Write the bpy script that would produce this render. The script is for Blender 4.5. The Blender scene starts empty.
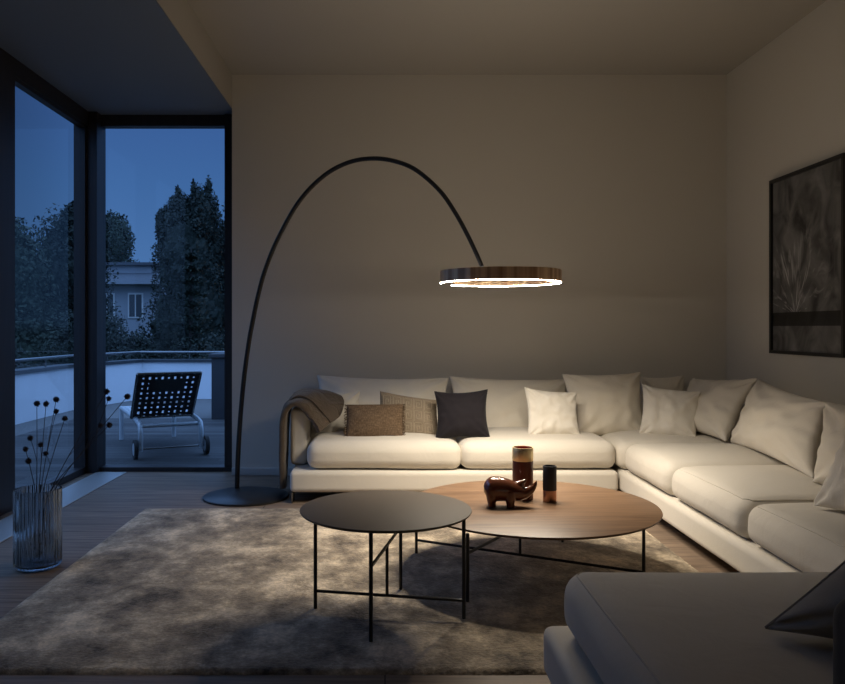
import bpy, bmesh, math, random
from mathutils import Vector, Matrix, noise
random.seed(7)
S = bpy.context.scene
C = S.collection
V = Vector
PI = math.pi

# ------------------------------------------------------------------ camera
FPX, CX, CY, EYE = 765.0, 385.0, 328.0, 1.15      # focal length in pixels, vanishing point, eye height
cam_d = bpy.data.cameras.new('camera')
cam = bpy.data.objects.new('camera', cam_d)
C.objects.link(cam)
cam.location = (0, 0, EYE)
cam.rotation_euler = (PI / 2, 0, 0)
cam_d.sensor_fit = 'HORIZONTAL'
cam_d.sensor_width = 36.0
cam_d.lens = FPX / 845 * 36.0
cam_d.shift_x = (422.5 - CX) / 845
cam_d.shift_y = -(342 - CY) / 845
cam_d.clip_start = 0.05
cam_d.clip_end = 500
S.camera = cam

# ------------------------------------------------------------------ view
S.view_settings.view_transform = 'Standard'
S.view_settings.look = 'None'
S.view_settings.exposure = 0.0
S.view_settings.gamma = 1.0
S.view_settings.use_curve_mapping = False
S.cycles.use_denoising = True
S.cycles.max_bounces = 12
S.cycles.transparent_max_bounces = 24
S.cycles.caustics_reflective = False
S.cycles.caustics_refractive = False
S.cycles.sample_clamp_indirect = 4.0

LAMP_STRENGTH = 120.0
LAMP_WATTS = 32.0
UP_FILL_WATTS = 3.9
LAMP_COLOR = (1.0, 0.88, 0.71)

# ------------------------------------------------------------------ dusk sky
W = bpy.data.worlds.new('dusk_sky')
S.world = W
W.use_nodes = True
wt = W.node_tree
for n in list(wt.nodes):
    wt.nodes.remove(n)
wo = wt.nodes.new('ShaderNodeOutputWorld')
bg = wt.nodes.new('ShaderNodeBackground')
tc = wt.nodes.new('ShaderNodeTexCoord')
sx = wt.nodes.new('ShaderNodeSeparateXYZ')
wt.links.new(tc.outputs['Generated'], sx.inputs[0])
rmp = wt.nodes.new('ShaderNodeValToRGB')
mr = wt.nodes.new('ShaderNodeMapRange')
mr.inputs['From Min'].default_value = -0.1
mr.inputs['From Max'].default_value = 1.0
wt.links.new(sx.outputs['Z'], mr.inputs['Value'])
wt.links.new(mr.outputs[0], rmp.inputs['Fac'])
el = rmp.color_ramp.elements
el[0].position = 0.0;  el[0].color = (0.010, 0.016, 0.032, 1)
el[1].position = 1.0;  el[1].color = (0.50, 0.86, 1.65, 1)
for p, c in ((0.085, (0.02, 0.035, 0.075, 1)), (0.10, (0.095, 0.21, 0.46, 1)), (0.25, (0.062, 0.155, 0.38, 1)), (0.34, (0.05, 0.12, 0.33, 1)), (0.50, (0.40, 0.74, 1.56, 1))):
    e = el.new(p); e.color = c  # sky above the visible band raised to add blue light indoors
# glow added to the unseen sky behind the camera to brighten the parapet
dotn = wt.nodes.new('ShaderNodeVectorMath'); dotn.operation = 'DOT_PRODUCT'
dotn.inputs[1].default_value = V((0.40, -0.80, 0.45)).normalized()
wt.links.new(tc.outputs['Generated'], dotn.inputs[0])
mr2 = wt.nodes.new('ShaderNodeMapRange'); mr2.interpolation_type = 'SMOOTHSTEP'
mr2.inputs['From Min'].default_value = 0.25
mr2.inputs['From Max'].default_value = 1.0
wt.links.new(dotn.outputs['Value'], mr2.inputs['Value'])
mxg = wt.nodes.new('ShaderNodeMix'); mxg.data_type = 'RGBA'; mxg.blend_type = 'ADD'
wt.links.new(mr2.outputs[0], mxg.inputs['Factor'])
wt.links.new(rmp.outputs['Color'], mxg.inputs[6])
mxg.inputs[7].default_value = (0.20, 0.36, 0.75, 1)
# sky colour darkened low on the left to dim the left pane
mr3 = wt.nodes.new('ShaderNodeMapRange'); mr3.interpolation_type = 'SMOOTHSTEP'
mr3.inputs['From Min'].default_value = -0.44; mr3.inputs['From Max'].default_value = -0.33
mr3.inputs['To Min'].default_value = 0.62; mr3.inputs['To Max'].default_value = 1.0
wt.links.new(sx.outputs['X'], mr3.inputs['Value'])
mr4 = wt.nodes.new('ShaderNodeMapRange'); mr4.interpolation_type = 'SMOOTHSTEP'
mr4.inputs['From Min'].default_value = 0.26; mr4.inputs['From Max'].default_value = 0.40
wt.links.new(sx.outputs['Z'], mr4.inputs['Value'])
mxk = wt.nodes.new('ShaderNodeMath'); mxk.operation = 'MAXIMUM'
wt.links.new(mr3.outputs[0], mxk.inputs[0]); wt.links.new(mr4.outputs[0], mxk.inputs[1])
scl = wt.nodes.new('ShaderNodeVectorMath'); scl.operation = 'SCALE'
wt.links.new(mxg.outputs[2], scl.inputs[0]); wt.links.new(mxk.outputs[0], scl.inputs['Scale'])
wt.links.new(scl.outputs[0], bg.inputs['Color'])
bg.inputs['Strength'].default_value = 1.0
wt.links.new(bg.outputs[0], wo.inputs['Surface'])


# ------------------------------------------------------------------ helpers
def at(px, py, y):
    """pixel + real depth -> world point"""
    return V(((px - CX) * y / FPX, y, EYE - (py - CY) * y / FPX))


class MB:
    def __init__(self):
        self.v = []; self.f = []; self.uv = {}; self.mi = []

    def add(self, verts, faces, uvs=None):
        o = len(self.v)
        self.v += [tuple(p) for p in verts]
        for f in faces:
            self.f.append(tuple(i + o for i in f))
        if uvs:
            for i, q in enumerate(uvs):
                self.uv[i + o] = q

    def box(self, x0, x1, y0, y1, z0, z1):
        vs = [(x0, y0, z0), (x1, y0, z0), (x1, y1, z0), (x0, y1, z0), (x0, y0, z1), (x1, y0, z1), (x1, y1, z1), (x0, y1, z1)]
        fs = [(0, 3, 2, 1), (4, 5, 6, 7), (0, 1, 5, 4), (1, 2, 6, 5), (2, 3, 7, 6), (3, 0, 4, 7)]
        self.add(vs, fs)

    def rbox(self, x0, x1, y0, y1, z0, z1, r=0.03, n=14, crown=0.0, side=0.0, wr=0.0, seed=0.0):
        """box with round edges, crowned top and softly bulging sides"""
        c = V(((x0 + x1) / 2, (y0 + y1) / 2, (z0 + z1) / 2))
        h = V(((x1 - x0) / 2, (y1 - y0) / 2, (z1 - z0) / 2))
        r = min(r, h.x, h.y, h.z)

        def coords(hh):
            m = 5
            edge = [hh - r + r * math.sin(PI / 2 * k / m) * 1.0 for k in range(m + 1)]
            mid = [-(hh - r) + 2 * (hh - r) * k / n for k in range(n + 1)]
            out = [-e for e in reversed(edge[1:])] + mid + edge[1:]
            return out
        ax = [coords(h.x), coords(h.y), coords(h.z)]

        def fix(p):
            q = V([max(-(h[i] - r), min(h[i] - r, p[i])) for i in range(3)])
            d = p - q
            if d.length > 1e-9:
                m = max(abs(d.x), abs(d.y), abs(d.z))
                d = d.normalized() * m
            p2 = q + d
            u, w, t = p2.x / h.x, p2.y / h.y, p2.z / h.z
            if crown and t > 0:
                p2.z += crown * t * (max(0, 1 - abs(u) ** 2.2) * max(0, 1 - abs(w) ** 2.2)) ** 0.8
            if side:
                k = max(0, 1 - t * t)
                p2.x += side * u * k * max(0, 1 - w * w) ** 0.5
                p2.y += side * w * k * max(0, 1 - u * u) ** 0.5
            p3 = p2 + c
            if wr:
                a = noise.noise(V((p3.x * 2.3 + seed, p3.y * 2.3, p3.z * 4)))
                b = noise.noise(V((p3.x * 6.5, p3.y * 5 + seed, p3.z * 8)))
                nd = d.normalized() if d.length > 1e-9 else V((0, 0, 1))
                p3 += nd * (a * wr + b * wr * 0.45)
            return p3
        self.fix = (fix, h, c)
        for axis in range(3):
            i, j = [(1, 2), (2, 0), (0, 1)][axis]
            for sgn in (1, -1):
                A, B = ax[i], ax[j]
                vs = []
                for a in A:
                    for b in B:
                        p = V((0, 0, 0)); p[axis] = sgn * h[axis]; p[i] = a; p[j] = b
                        vs.append(fix(p))
                fs = []
                nb = len(B)
                for m in range(len(A) - 1):
                    for k in range(nb - 1):
                        q = (m * nb + k, (m + 1) * nb + k, (m + 1) * nb + k + 1, m * nb + k + 1)
                        fs.append(q if sgn > 0 else q[::-1])
                self.add(vs, fs)

    def tube(self, pts, r, n=10, caps=True):
        pts = [V(p) for p in pts]
        m = len(pts)
        rr = r if isinstance(r, (list, tuple)) else [r] * m
        t0 = (pts[1] - pts[0]).normalized()
        up = V((0, 0, 1)) if abs(t0.z) < 0.9 else V((1, 0, 0))
        nrm = (up - t0 * up.dot(t0)).normalized()
        rings = []
        for i in range(m):
            t = (pts[min(i + 1, m - 1)] - pts[max(i - 1, 0)]).normalized()
            nrm = (nrm - t * nrm.dot(t)).normalized()
            b = t.cross(nrm)
            rings.append([pts[i] + (nrm * math.cos(2 * PI * k / n) + b * math.sin(2 * PI * k / n)) * rr[i] for k in range(n)])
        vs = [p for R in rings for p in R]
        fs = []
        for i in range(m - 1):
            for k in range(n):
                a, b = i * n + k, i * n + (k + 1) % n
                fs.append((a, b, b + n, a + n))
        if caps:
            fs.append(tuple(reversed(range(n))))
            fs.append(tuple((m - 1) * n + k for k in range(n)))
        self.add(vs, fs)

    def lathe(self, prof, c=(0, 0, 0), n=48, rfun=None, close=True):
        """prof: list of (r,z)"""
        c = V(c); vs = []; fs = []
        for (r, z) in prof:
            for k in range(n):
                a = 2 * PI * k / n
                q = r if rfun is None else rfun(r, z, a)
                vs.append(c + V((q * math.cos(a), q * math.sin(a), z)))
        m = len(prof)
        for i in range(m - 1):
            for k in range(n):
                a, b = i * n + k, i * n + (k + 1) % n
                fs.append((a, b, b + n, a + n))
        if close:
            fs.append(tuple(reversed(range(n))))
            fs.append(tuple((m - 1) * n + k for k in range(n)))
        self.add(vs, fs)

    def ball(self, c, r, n=10, m=7, sq=(1, 1, 1)):
        c = V(c); vs = [c + V((0, 0, -r * sq[2]))]
        for i in range(1, m):
            t = PI * i / m - PI / 2
            for k in range(n):
                a = 2 * PI * k / n
                vs.append(c + V((r * sq[0] * math.cos(t) * math.cos(a), r * sq[1] * math.cos(t) * math.sin(a), r * sq[2] * math.sin(t))))
        vs.append(c + V((0, 0, r * sq[2])))
        fs = []
        for k in range(n):
            fs.append((0, 1 + (k + 1) % n, 1 + k))
            for i in range(m - 2):
                a, b = 1 + i * n + k, 1 + i * n + (k + 1) % n
                fs.append((a, b, b + n, a + n))
            fs.append((1 + (m - 2) * n + k, 1 + (m - 2) * n + (k + 1) % n, len(vs) - 1))
        self.add(vs, fs)

    def build(self, name, mat, parent=None, smooth=True, merge=True, angle=40, loc=None):
        me = bpy.data.meshes.new(name)
        vs = self.v
        if loc is not None:
            L = V(loc); vs = [tuple(V(p) - L) for p in vs]
        me.from_pydata(vs, [], self.f)
        if self.uv:
            ul = me.uv_layers.new(name='UVMap')
            for lp in me.loops:
                ul.data[lp.index].uv = self.uv.get(lp.vertex_index, (0, 0))
        bm = bmesh.new(); bm.from_mesh(me)
        if merge:
            bmesh.ops.remove_doubles(bm, verts=bm.verts, dist=1e-5)
        bmesh.ops.recalc_face_normals(bm, faces=bm.faces)
        bm.to_mesh(me); bm.free()
        if smooth:
            me.polygons.foreach_set('use_smooth', [True] * len(me.polygons))
            me.set_sharp_from_angle(angle=math.radians(angle))
        me.materials.append(mat)
        o = bpy.data.objects.new(name, me)
        C.objects.link(o)
        if parent is not None:
            o.parent = parent
            if loc is None:
                o.matrix_parent_inverse = Matrix.Translation(-V(parent.location)) if parent.type == 'EMPTY' or True else Matrix()
        if loc is not None:
            o.location = loc
        return o


def tag(o, label, cat, group=None, kind=None):
    o['label'] = label; o['category'] = cat
    if group: o['group'] = group
    if kind: o['kind'] = kind
    return o


def struct(o):
    o['kind'] = 'structure'
    return o


def thing(name, label, cat, loc=(0, 0, 0), group=None):
    o = bpy.data.objects.new(name, None)
    o.empty_display_size = 0.1
    C.objects.link(o); o.location = loc
    return tag(o, label, cat, group)


def catmull(P, n=8):
    P = [V(p) for p in P]; out = []
    Q = [P[0] * 2 - P[1]] + P + [P[-1] * 2 - P[-2]]
    for i in range(1, len(Q) - 2):
        a, b, c, d = Q[i - 1], Q[i], Q[i + 1], Q[i + 2]
        for k in range(n):
            t = k / n
            out.append(0.5 * ((2 * b) + (c - a) * t + (2 * a - 5 * b + 4 * c - d) * t * t + (3 * b - a - 3 * c + d) * t ** 3))
    out.append(P[-1])
    return out


# ------------------------------------------------------------------ materials
def new_mat(name):
    m = bpy.data.materials.new(name); m.use_nodes = True
    nt = m.node_tree
    return m, nt, nt.nodes['Principled BSDF'], nt.nodes, nt.links


def simple(name, col, rough=0.5, metal=0.0, bump=0.0, scale=60, var=0.0, spec=0.5, vscale=4, coat=0.0, sheen=0.0, stretch=(1, 1, 1)):
    m, nt, b, N, L = new_mat(name)
    b.inputs['Base Color'].default_value = (*col, 1)
    b.inputs['Roughness'].default_value = rough
    b.inputs['Metallic'].default_value = metal
    b.inputs['Specular IOR Level'].default_value = spec
    b.inputs['Coat Weight'].default_value = coat
    b.inputs['Sheen Weight'].default_value = sheen
    t = N.new('ShaderNodeTexCoord'); mp = N.new('ShaderNodeMapping')
    mp.inputs['Scale'].default_value = stretch
    L.new(t.outputs['Object'], mp.inputs['Vector'])
    if var:
        n = N.new('ShaderNodeTexNoise'); n.inputs['Scale'].default_value = vscale; n.inputs['Detail'].default_value = 6
        L.new(mp.outputs[0], n.inputs['Vector'])
        mx = N.new('ShaderNodeMix'); mx.data_type = 'RGBA'
        mx.inputs[6].default_value = (*[c * (1 - var) for c in col], 1)
        mx.inputs[7].default_value = (*[min(1, c * (1 + var)) for c in col], 1)
        L.new(n.outputs['Fac'], mx.inputs['Factor'])
        L.new(mx.outputs[2], b.inputs['Base Color'])
    if bump:
        n = N.new('ShaderNodeTexNoise'); n.inputs['Scale'].default_value = scale; n.inputs['Detail'].default_value = 4
        L.new(mp.outputs[0], n.inputs['Vector'])
        bp = N.new('ShaderNodeBump'); bp.inputs['Strength'].default_value = bump; bp.inputs['Distance'].default_value = 0.01
        L.new(n.outputs['Fac'], bp.inputs['Height'])
        L.new(bp.outputs[0], b.inputs['Normal'])
    return m


def fabric(name, col, weave=900, wr=0.25, wscale=7, strength=0.15, var=0.06, sheen=0.15):
    """woven upholstery: fine weave plus soft creases"""
    m, nt, b, N, L = new_mat(name)
    b.inputs['Roughness'].default_value = 0.92
    b.inputs['Specular IOR Level'].default_value = 0.15
    b.inputs['Sheen Weight'].default_value = sheen
    b.inputs['Sheen Roughness'].default_value = 0.6
    t = N.new('ShaderNodeTexCoord')
    n = N.new('ShaderNodeTexNoise'); n.inputs['Scale'].default_value = 260; n.inputs['Detail'].default_value = 2
    L.new(t.outputs['Object'], n.inputs['Vector'])
    mx = N.new('ShaderNodeMix'); mx.data_type = 'RGBA'
    mx.inputs[6].default_value = (*[c * (1 - var) for c in col], 1)
    mx.inputs[7].default_value = (*[min(1, c * (1 + var)) for c in col], 1)
    L.new(n.outputs['Fac'], mx.inputs['Factor'])
    L.new(mx.outputs[2], b.inputs['Base Color'])
    n2 = N.new('ShaderNodeTexNoise'); n2.inputs['Scale'].default_value = wscale; n2.inputs['Detail'].default_value = 3
    n2.inputs['Distortion'].default_value = 0.8
    L.new(t.outputs['Object'], n2.inputs['Vector'])
    b1 = N.new('ShaderNodeBump'); b1.inputs['Strength'].default_value = wr; b1.inputs['Distance'].default_value = 0.02
    L.new(n2.outputs['Fac'], b1.inputs['Height'])
    b2 = N.new('ShaderNodeBump'); b2.inputs['Strength'].default_value = strength; b2.inputs['Distance'].default_value = 0.003
    L.new(n.outputs['Fac'], b2.inputs['Height'])
    L.new(b1.outputs[0], b2.inputs['Normal'])
    L.new(b2.outputs[0], b.inputs['Normal'])
    return m


def planks(name, c1, c2, bw, bh, rough, rot=0.0, mortar=(0.012, 0.009, 0.007), ms=0.0025, grain=1.0):
    m, nt, b, N, L = new_mat(name)
    t = N.new('ShaderNodeTexCoord'); mp = N.new('ShaderNodeMapping')
    mp.inputs['Rotation'].default_value = (0, 0, rot)
    L.new(t.outputs['Object'], mp.inputs['Vector'])
    br = N.new('ShaderNodeTexBrick')
    br.inputs['Scale'].default_value = 1.0
    br.inputs['Brick Width'].default_value = bw
    br.inputs['Row Height'].default_value = bh
    br.inputs['Mortar Size'].default_value = ms
    br.inputs['Mortar Smooth'].default_value = 0.3
    br.inputs['Color1'].default_value = (*c1, 1)
    br.inputs['Color2'].default_value = (*c2, 1)
    br.inputs['Mortar'].default_value = (*mortar, 1)
    br.offset = 0.37
    L.new(mp.outputs[0], br.inputs['Vector'])
    mp2 = N.new('ShaderNodeMapping'); mp2.inputs['Scale'].default_value = (1.4, 22, 22)
    L.new(mp.outputs[0], mp2.inputs['Vector'])
    n = N.new('ShaderNodeTexNoise'); n.inputs['Scale'].default_value = 2.2; n.inputs['Detail'].default_value = 7; n.inputs['Distortion'].default_value = 0.7
    L.new(mp2.outputs[0], n.inputs['Vector'])
    r = N.new('ShaderNodeMapRange'); r.inputs['From Min'].default_value = 0.25; r.inputs['From Max'].default_value = 0.75
    r.inputs['To Min'].default_value = 1 - 0.45 * grain; r.inputs['To Max'].default_value = 1 + 0.35 * grain
    L.new(n.outputs['Fac'], r.inputs['Value'])
    mx = N.new('ShaderNodeVectorMath'); mx.operation = 'SCALE'
    L.new(br.outputs['Color'], mx.inputs[0]); L.new(r.outputs[0], mx.inputs['Scale'])
    L.new(mx.outputs[0], b.inputs['Base Color'])
    b.inputs['Roughness'].default_value = rough
    b.inputs['Specular IOR Level'].default_value = 0.2
    bp = N.new('ShaderNodeBump'); bp.inputs['Strength'].default_value = 0.35; bp.inputs['Distance'].default_value = 0.003; bp.invert = True
    L.new(br.outputs['Fac'], bp.inputs['Height'])
    b3 = N.new('ShaderNodeBump'); b3.inputs['Strength'].default_value = 0.12; b3.inputs['Distance'].default_value = 0.003
    L.new(n.outputs['Fac'], b3.inputs['Height']); L.new(bp.outputs[0], b3.inputs['Normal'])
    L.new(b3.outputs[0], b.inputs['Normal'])
    return m


def wood(name, c1, c2, rough=0.4, scale=1.0, stretch=(1.0, 14, 14), rot=0.0):
    m, nt, b, N, L = new_mat(name)
    t = N.new('ShaderNodeTexCoord'); mp = N.new('ShaderNodeMapping')
    mp.inputs['Scale'].default_value = stretch; mp.inputs['Rotation'].default_value = (0, 0, rot)
    L.new(t.outputs['Object'], mp.inputs['Vector'])
    n = N.new('ShaderNodeTexNoise'); n.inputs['Scale'].default_value = 2.5 * scale; n.inputs['Detail'].default_value = 9; n.inputs['Distortion'].default_value = 1.2
    L.new(mp.outputs[0], n.inputs['Vector'])
    rm = N.new('ShaderNodeValToRGB')
    rm.color_ramp.elements[0].position = 0.3; rm.color_ramp.elements[0].color = (*c1, 1)
    rm.color_ramp.elements[1].position = 0.72; rm.color_ramp.elements[1].color = (*c2, 1)
    L.new(n.outputs['Fac'], rm.inputs['Fac']); L.new(rm.outputs['Color'], b.inputs['Base Color'])
    b.inputs['Roughness'].default_value = rough
    bp = N.new('ShaderNodeBump'); bp.inputs['Strength'].default_value = 0.08; bp.inputs['Distance'].default_value = 0.004
    L.new(n.outputs['Fac'], bp.inputs['Height']); L.new(bp.outputs[0], b.inputs['Normal'])
    return m


def clear_glass(name, tint=(0.9, 0.95, 0.97)):
    """architectural pane: clear with a Fresnel reflection"""
    m = bpy.data.materials.new(name); m.use_nodes = True
    nt = m.node_tree; N = nt.nodes; L = nt.links
    for n in list(N): N.remove(n)
    o = N.new('ShaderNodeOutputMaterial'); tr = N.new('ShaderNodeBsdfTransparent'); gl = N.new('ShaderNodeBsdfGlossy')
    fr = N.new('ShaderNodeFresnel'); mx = N.new('ShaderNodeMixShader')
    tr.inputs['Color'].default_value = (*tint, 1)
    gl.inputs['Roughness'].default_value = 0.0; gl.inputs['Color'].default_value = (0.6, 0.6, 0.6, 1)
    fr.inputs['IOR'].default_value = 1.45
    ge = N.new('ShaderNodeNewGeometry'); iv = N.new('ShaderNodeMath'); iv.operation = 'SUBTRACT'; iv.inputs[0].default_value = 1.0
    L.new(ge.outputs['Backfacing'], iv.inputs[1])
    mu = N.new('ShaderNodeMath'); mu.operation = 'MULTIPLY'
    i1 = N.new('ShaderNodeMath'); i1.operation = 'SUBTRACT'; i1.inputs[0].default_value = 1.0; L.new(fr.outputs[0], i1.inputs[1])
    pw = N.new('ShaderNodeMath'); pw.operation = 'POWER'; pw.inputs[1].default_value = 1.0; L.new(i1.outputs[0], pw.inputs[0])
    i2 = N.new('ShaderNodeMath'); i2.operation = 'SUBTRACT'; i2.inputs[0].default_value = 1.0; L.new(pw.outputs[0], i2.inputs[1])
    L.new(i2.outputs[0], mu.inputs[0]); L.new(iv.outputs[0], mu.inputs[1])
    L.new(mu.outputs[0], mx.inputs['Fac']); L.new(tr.outputs[0], mx.inputs[1]); L.new(gl.outputs[0], mx.inputs[2])
    L.new(mx.outputs[0], o.inputs['Surface'])
    return m


def emit(name, col, strength):
    m = bpy.data.materials.new(name); m.use_nodes = True
    nt = m.node_tree; N = nt.nodes; L = nt.links
    for n in list(N): N.remove(n)
    o = N.new('ShaderNodeOutputMaterial'); e = N.new('ShaderNodeEmission')
    e.inputs['Color'].default_value = (*col, 1); e.inputs['Strength'].default_value = strength
    L.new(e.outputs[0], o.inputs['Surface'])
    return m


M = {}
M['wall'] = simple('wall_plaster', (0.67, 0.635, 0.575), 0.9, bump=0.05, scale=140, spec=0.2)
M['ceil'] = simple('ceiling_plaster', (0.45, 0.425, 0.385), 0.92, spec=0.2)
M['base'] = simple('baseboard_paint', (0.5, 0.49, 0.47), 0.6)
M['floor'] = planks('oak_floor', (0.20, 0.148, 0.11), (0.245, 0.182, 0.136), 2.1, 0.16, 0.52)
M['frame'] = wood('window_frame_wood', (0.014, 0.011, 0.012), (0.026, 0.020, 0.020), 0.5, 1, (14, 14, 1))
M['glass'] = clear_glass('window_glass')
M['sofa'] = fabric('cream_linen', (0.65, 0.605, 0.53))
M['sofab'] = fabric('cream_linen_base', (0.65, 0.605, 0.53), wr=0.08)
M['white'] = fabric('white_linen', (0.77, 0.725, 0.645), wr=0.5, wscale=6)
M['cream'] = fabric('cream_cushion_linen', (0.72, 0.665, 0.57), wr=0.45, wscale=6)
M['greyc'] = fabric('grey_cushion_cloth', (0.36, 0.335, 0.30), wr=0.5, wscale=6)
M['black'] = simple('black_powder_coat', (0.012, 0.012, 0.013), 0.45)
M['blackl'] = simple('black_lacquered_metal', (0.010, 0.010, 0.012), 0.38)
M['gold'] = None
M['chrome'] = simple('dark_chrome', (0.25, 0.25, 0.25), 0.25, 1.0)
M['darkcloth'] = fabric('dark_backrest_cloth', (0.09, 0.085, 0.08), wr=0.15)

# =================================================================== ROOM
XL, XR, YB, YF = -2.35, 2.67, 5.98, -1.3
YG = 6.15                      # plane of the corner glazing at the back
XW = -1.196                    # where the plaster wall meets the glazing
ZC, ZS = 3.13, 2.87            # main ceiling, soffit over the glazing

m = MB(); m.box(XL - 0.15, XR + 0.1, YF - 0.1, YG + 0.1, -0.1, 0.0)
struct(m.build('floor', M['floor'], smooth=False))
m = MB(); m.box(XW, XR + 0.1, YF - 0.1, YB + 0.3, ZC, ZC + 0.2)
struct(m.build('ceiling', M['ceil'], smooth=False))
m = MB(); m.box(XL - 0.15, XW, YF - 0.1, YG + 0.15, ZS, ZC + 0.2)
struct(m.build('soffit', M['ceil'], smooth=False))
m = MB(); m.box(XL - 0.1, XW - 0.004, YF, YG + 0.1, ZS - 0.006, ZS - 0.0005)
struct(m.build('soffit_shade_sheet_1', simple('soffit_underside_shade', (0.14, 0.17, 0.22), 0.7), smooth=False))  # thin sheet with the bluish shade of the soffit underside painted in
m = MB(); m.box(XW, XR + 0.1, YB, YB + 0.3, 0, ZC)
struct(m.build('wall_back', M['wall'], smooth=False))
m = MB(); m.box(XR, XR + 0.1, YF, YB, 0, ZC)
struct(m.build('wall_right', M['wall'], smooth=False))
m = MB(); m.box(XL, XR + 0.1, YF - 0.1, YF, 0, ZC)
struct(m.build('wall_front', M['wall'], smooth=False))
m = MB(); m.rbox(XW, XR - 0.016, YB - 0.014, YB, 0, 0.058, 0.004, n=2)
struct(m.build('baseboard_back', M['base']))
m = MB(); m.rbox(XR - 0.014, XR, YF, YB - 0.015, 0, 0.058, 0.004, n=2)
struct(m.build('baseboard_right', M['base']))


# ---- glazing
def window_left(n, y0, y1, post0, post1):
    f = MB()
    f.box(XL - 0.10, XL, post0, post1, 0.0, ZS)                   # head rail and sill
    w = MB()
    w.box(XL - 0.10, XL, y0, y1, 2.755, ZS)
    w.box(XL - 0.10, XL - 0.02, y0, y1, 0.0, 0.05)
    w.box(XL - 0.065, XL - 0.012, y0, y1, 2.73, 2.755)
    w.box(XL - 0.10, XL, post0, post1, 0.0, ZS)
    if y1 > 5.5:
        w.box(XL - 0.10, XL - 0.012, y1 - 0.04, y1, 0.05, 2.755)
    o = w.build('window_%d' % n, M['frame'], smooth=False)
    struct(o)
    g = MB(); g.box(XL - 0.058, XL - 0.046, y0 + 0.002, y1 - 0.002, 0.045, 2.745)
    g.build('glass_pane', M['glass'], o, smooth=False)
    return o


window_left(1, 4.86, 6.06, 4.52, 4.86)
window_left(3, 3.0, 4.52, 2.8, 3.0)
m = MB(); m.box(XL - 0.1, XL, YF, 2.8, 0, ZS)
struct(m.build('wall_left', M['wall'], smooth=False))
w = MB()
w.box(XL - 0.10, XL + 0.068, 6.06, YG + 0.10, 0.0, ZS)              # corner post
w.box(XL + 0.068, XW - 0.03, YG, YG + 0.09, 2.775, ZS)              # head
w.box(XL + 0.068, XW - 0.03, YG - 0.03, YG + 0.09, 0.0, 0.035)      # sill
w.box(XW - 0.09, XW - 0.001, YG - 0.02, YG + 0.09, 0.0, ZS)         # jamb
o = struct(w.build('window_2', M['frame'], smooth=False))
g = MB(); g.box(XL + 0.066, XW - 0.085, YG + 0.035, YG + 0.047, 0.03, 2.78)
g.build('glass_pane', M['glass'], o, smooth=False)
# plaster return of the back wall at the glazing
# ---- floor convector grille along the glazing
m = MB()
y = 3.3
m.box(-2.29, -2.282, 3.3, 6.08, 0.0005, 0.006); m.box(-2.063, -2.055, 3.3, 6.08, 0.0005, 0.006)
while y < 6.08:
    m.box(-2.282, -2.063, y, y + 0.016, 0.0005, 0.005); y += 0.022
tag(m.build('floor_grille', simple('brushed_aluminium_grille', (0.62, 0.62, 0.60), 0.38, 0.6, bump=0.1, scale=40, stretch=(1, 20, 1)), smooth=False),
    'pale slatted convector grille let into the floor along the glazing', 'floor grille')

# =================================================================== RUG
RX0, RX1, RY0, RY1 = -1.52, 1.48, 2.535, 4.85


def rug_material():
    m, nt, b, N, L = new_mat('velvety_rug_pile')
    t = N.new('ShaderNodeTexCoord'); mp = N.new('ShaderNodeMapping')
    mp.inputs['Scale'].default_value = (1.0, 0.8, 1)
    L.new(t.outputs['Object'], mp.inputs['Vector'])
    n = N.new('ShaderNodeTexNoise'); n.inputs['Scale'].default_value = 3.6; n.inputs['Detail'].default_value = 11; n.inputs['Roughness'].default_value = 0.74
    n.inputs['Distortion'].default_value = 0.12
    L.new(mp.outputs[0], n.inputs['Vector'])
    rm = N.new('ShaderNodeValToRGB')
    e = rm.color_ramp.elements
    e[0].position = 0.36; e[0].color = (0.075, 0.059, 0.045, 1)
    e[1].position = 0.64; e[1].color = (0.78, 0.65, 0.48, 1)
    q = e.new(0.5); q.color = (0.32, 0.262, 0.192, 1)
    L.new(n.outputs['Fac'], rm.inputs['Fac'])
    mp2 = N.new('ShaderNodeMapping'); mp2.inputs['Scale'].default_value = (45, 55, 30)
    L.new(t.outputs['Object'], mp2.inputs['Vector'])
    n2 = N.new('ShaderNodeTexNoise'); n2.inputs['Scale'].default_value = 1.6; n2.inputs['Detail'].default_value = 5
    L.new(mp2.outputs[0], n2.inputs['Vector'])
    r = N.new('ShaderNodeMapRange'); r.inputs['To Min'].default_value = 0.6; r.inputs['To Max'].default_value = 1.4
    L.new(n2.outputs['Fac'], r.inputs['Value'])
    sc = N.new('ShaderNodeVectorMath'); sc.operation = 'SCALE'
    L.new(rm.outputs['Color'], sc.inputs[0]); L.new(r.outputs[0], sc.inputs['Scale'])
    L.new(sc.outputs[0], b.inputs['Base Color'])
    b.inputs['Roughness'].default_value = 0.85; b.inputs['Specular IOR Level'].default_value = 0.2
    b.inputs['Sheen Weight'].default_value = 0.25; b.inputs['Sheen Roughness'].default_value = 0.4
    ad = N.new('ShaderNodeMath'); ad.operation = 'ADD'
    L.new(n.outputs['Fac'], ad.inputs[0]); L.new(n2.outputs['Fac'], ad.inputs[1])
    bp = N.new('ShaderNodeBump'); bp.inputs['Strength'].default_value = 0.5; bp.inputs['Distance'].default_value = 0.012
    L.new(ad.outputs[0], bp.inputs['Height']); L.new(bp.outputs[0], b.inputs['Normal'])
    return m


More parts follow.
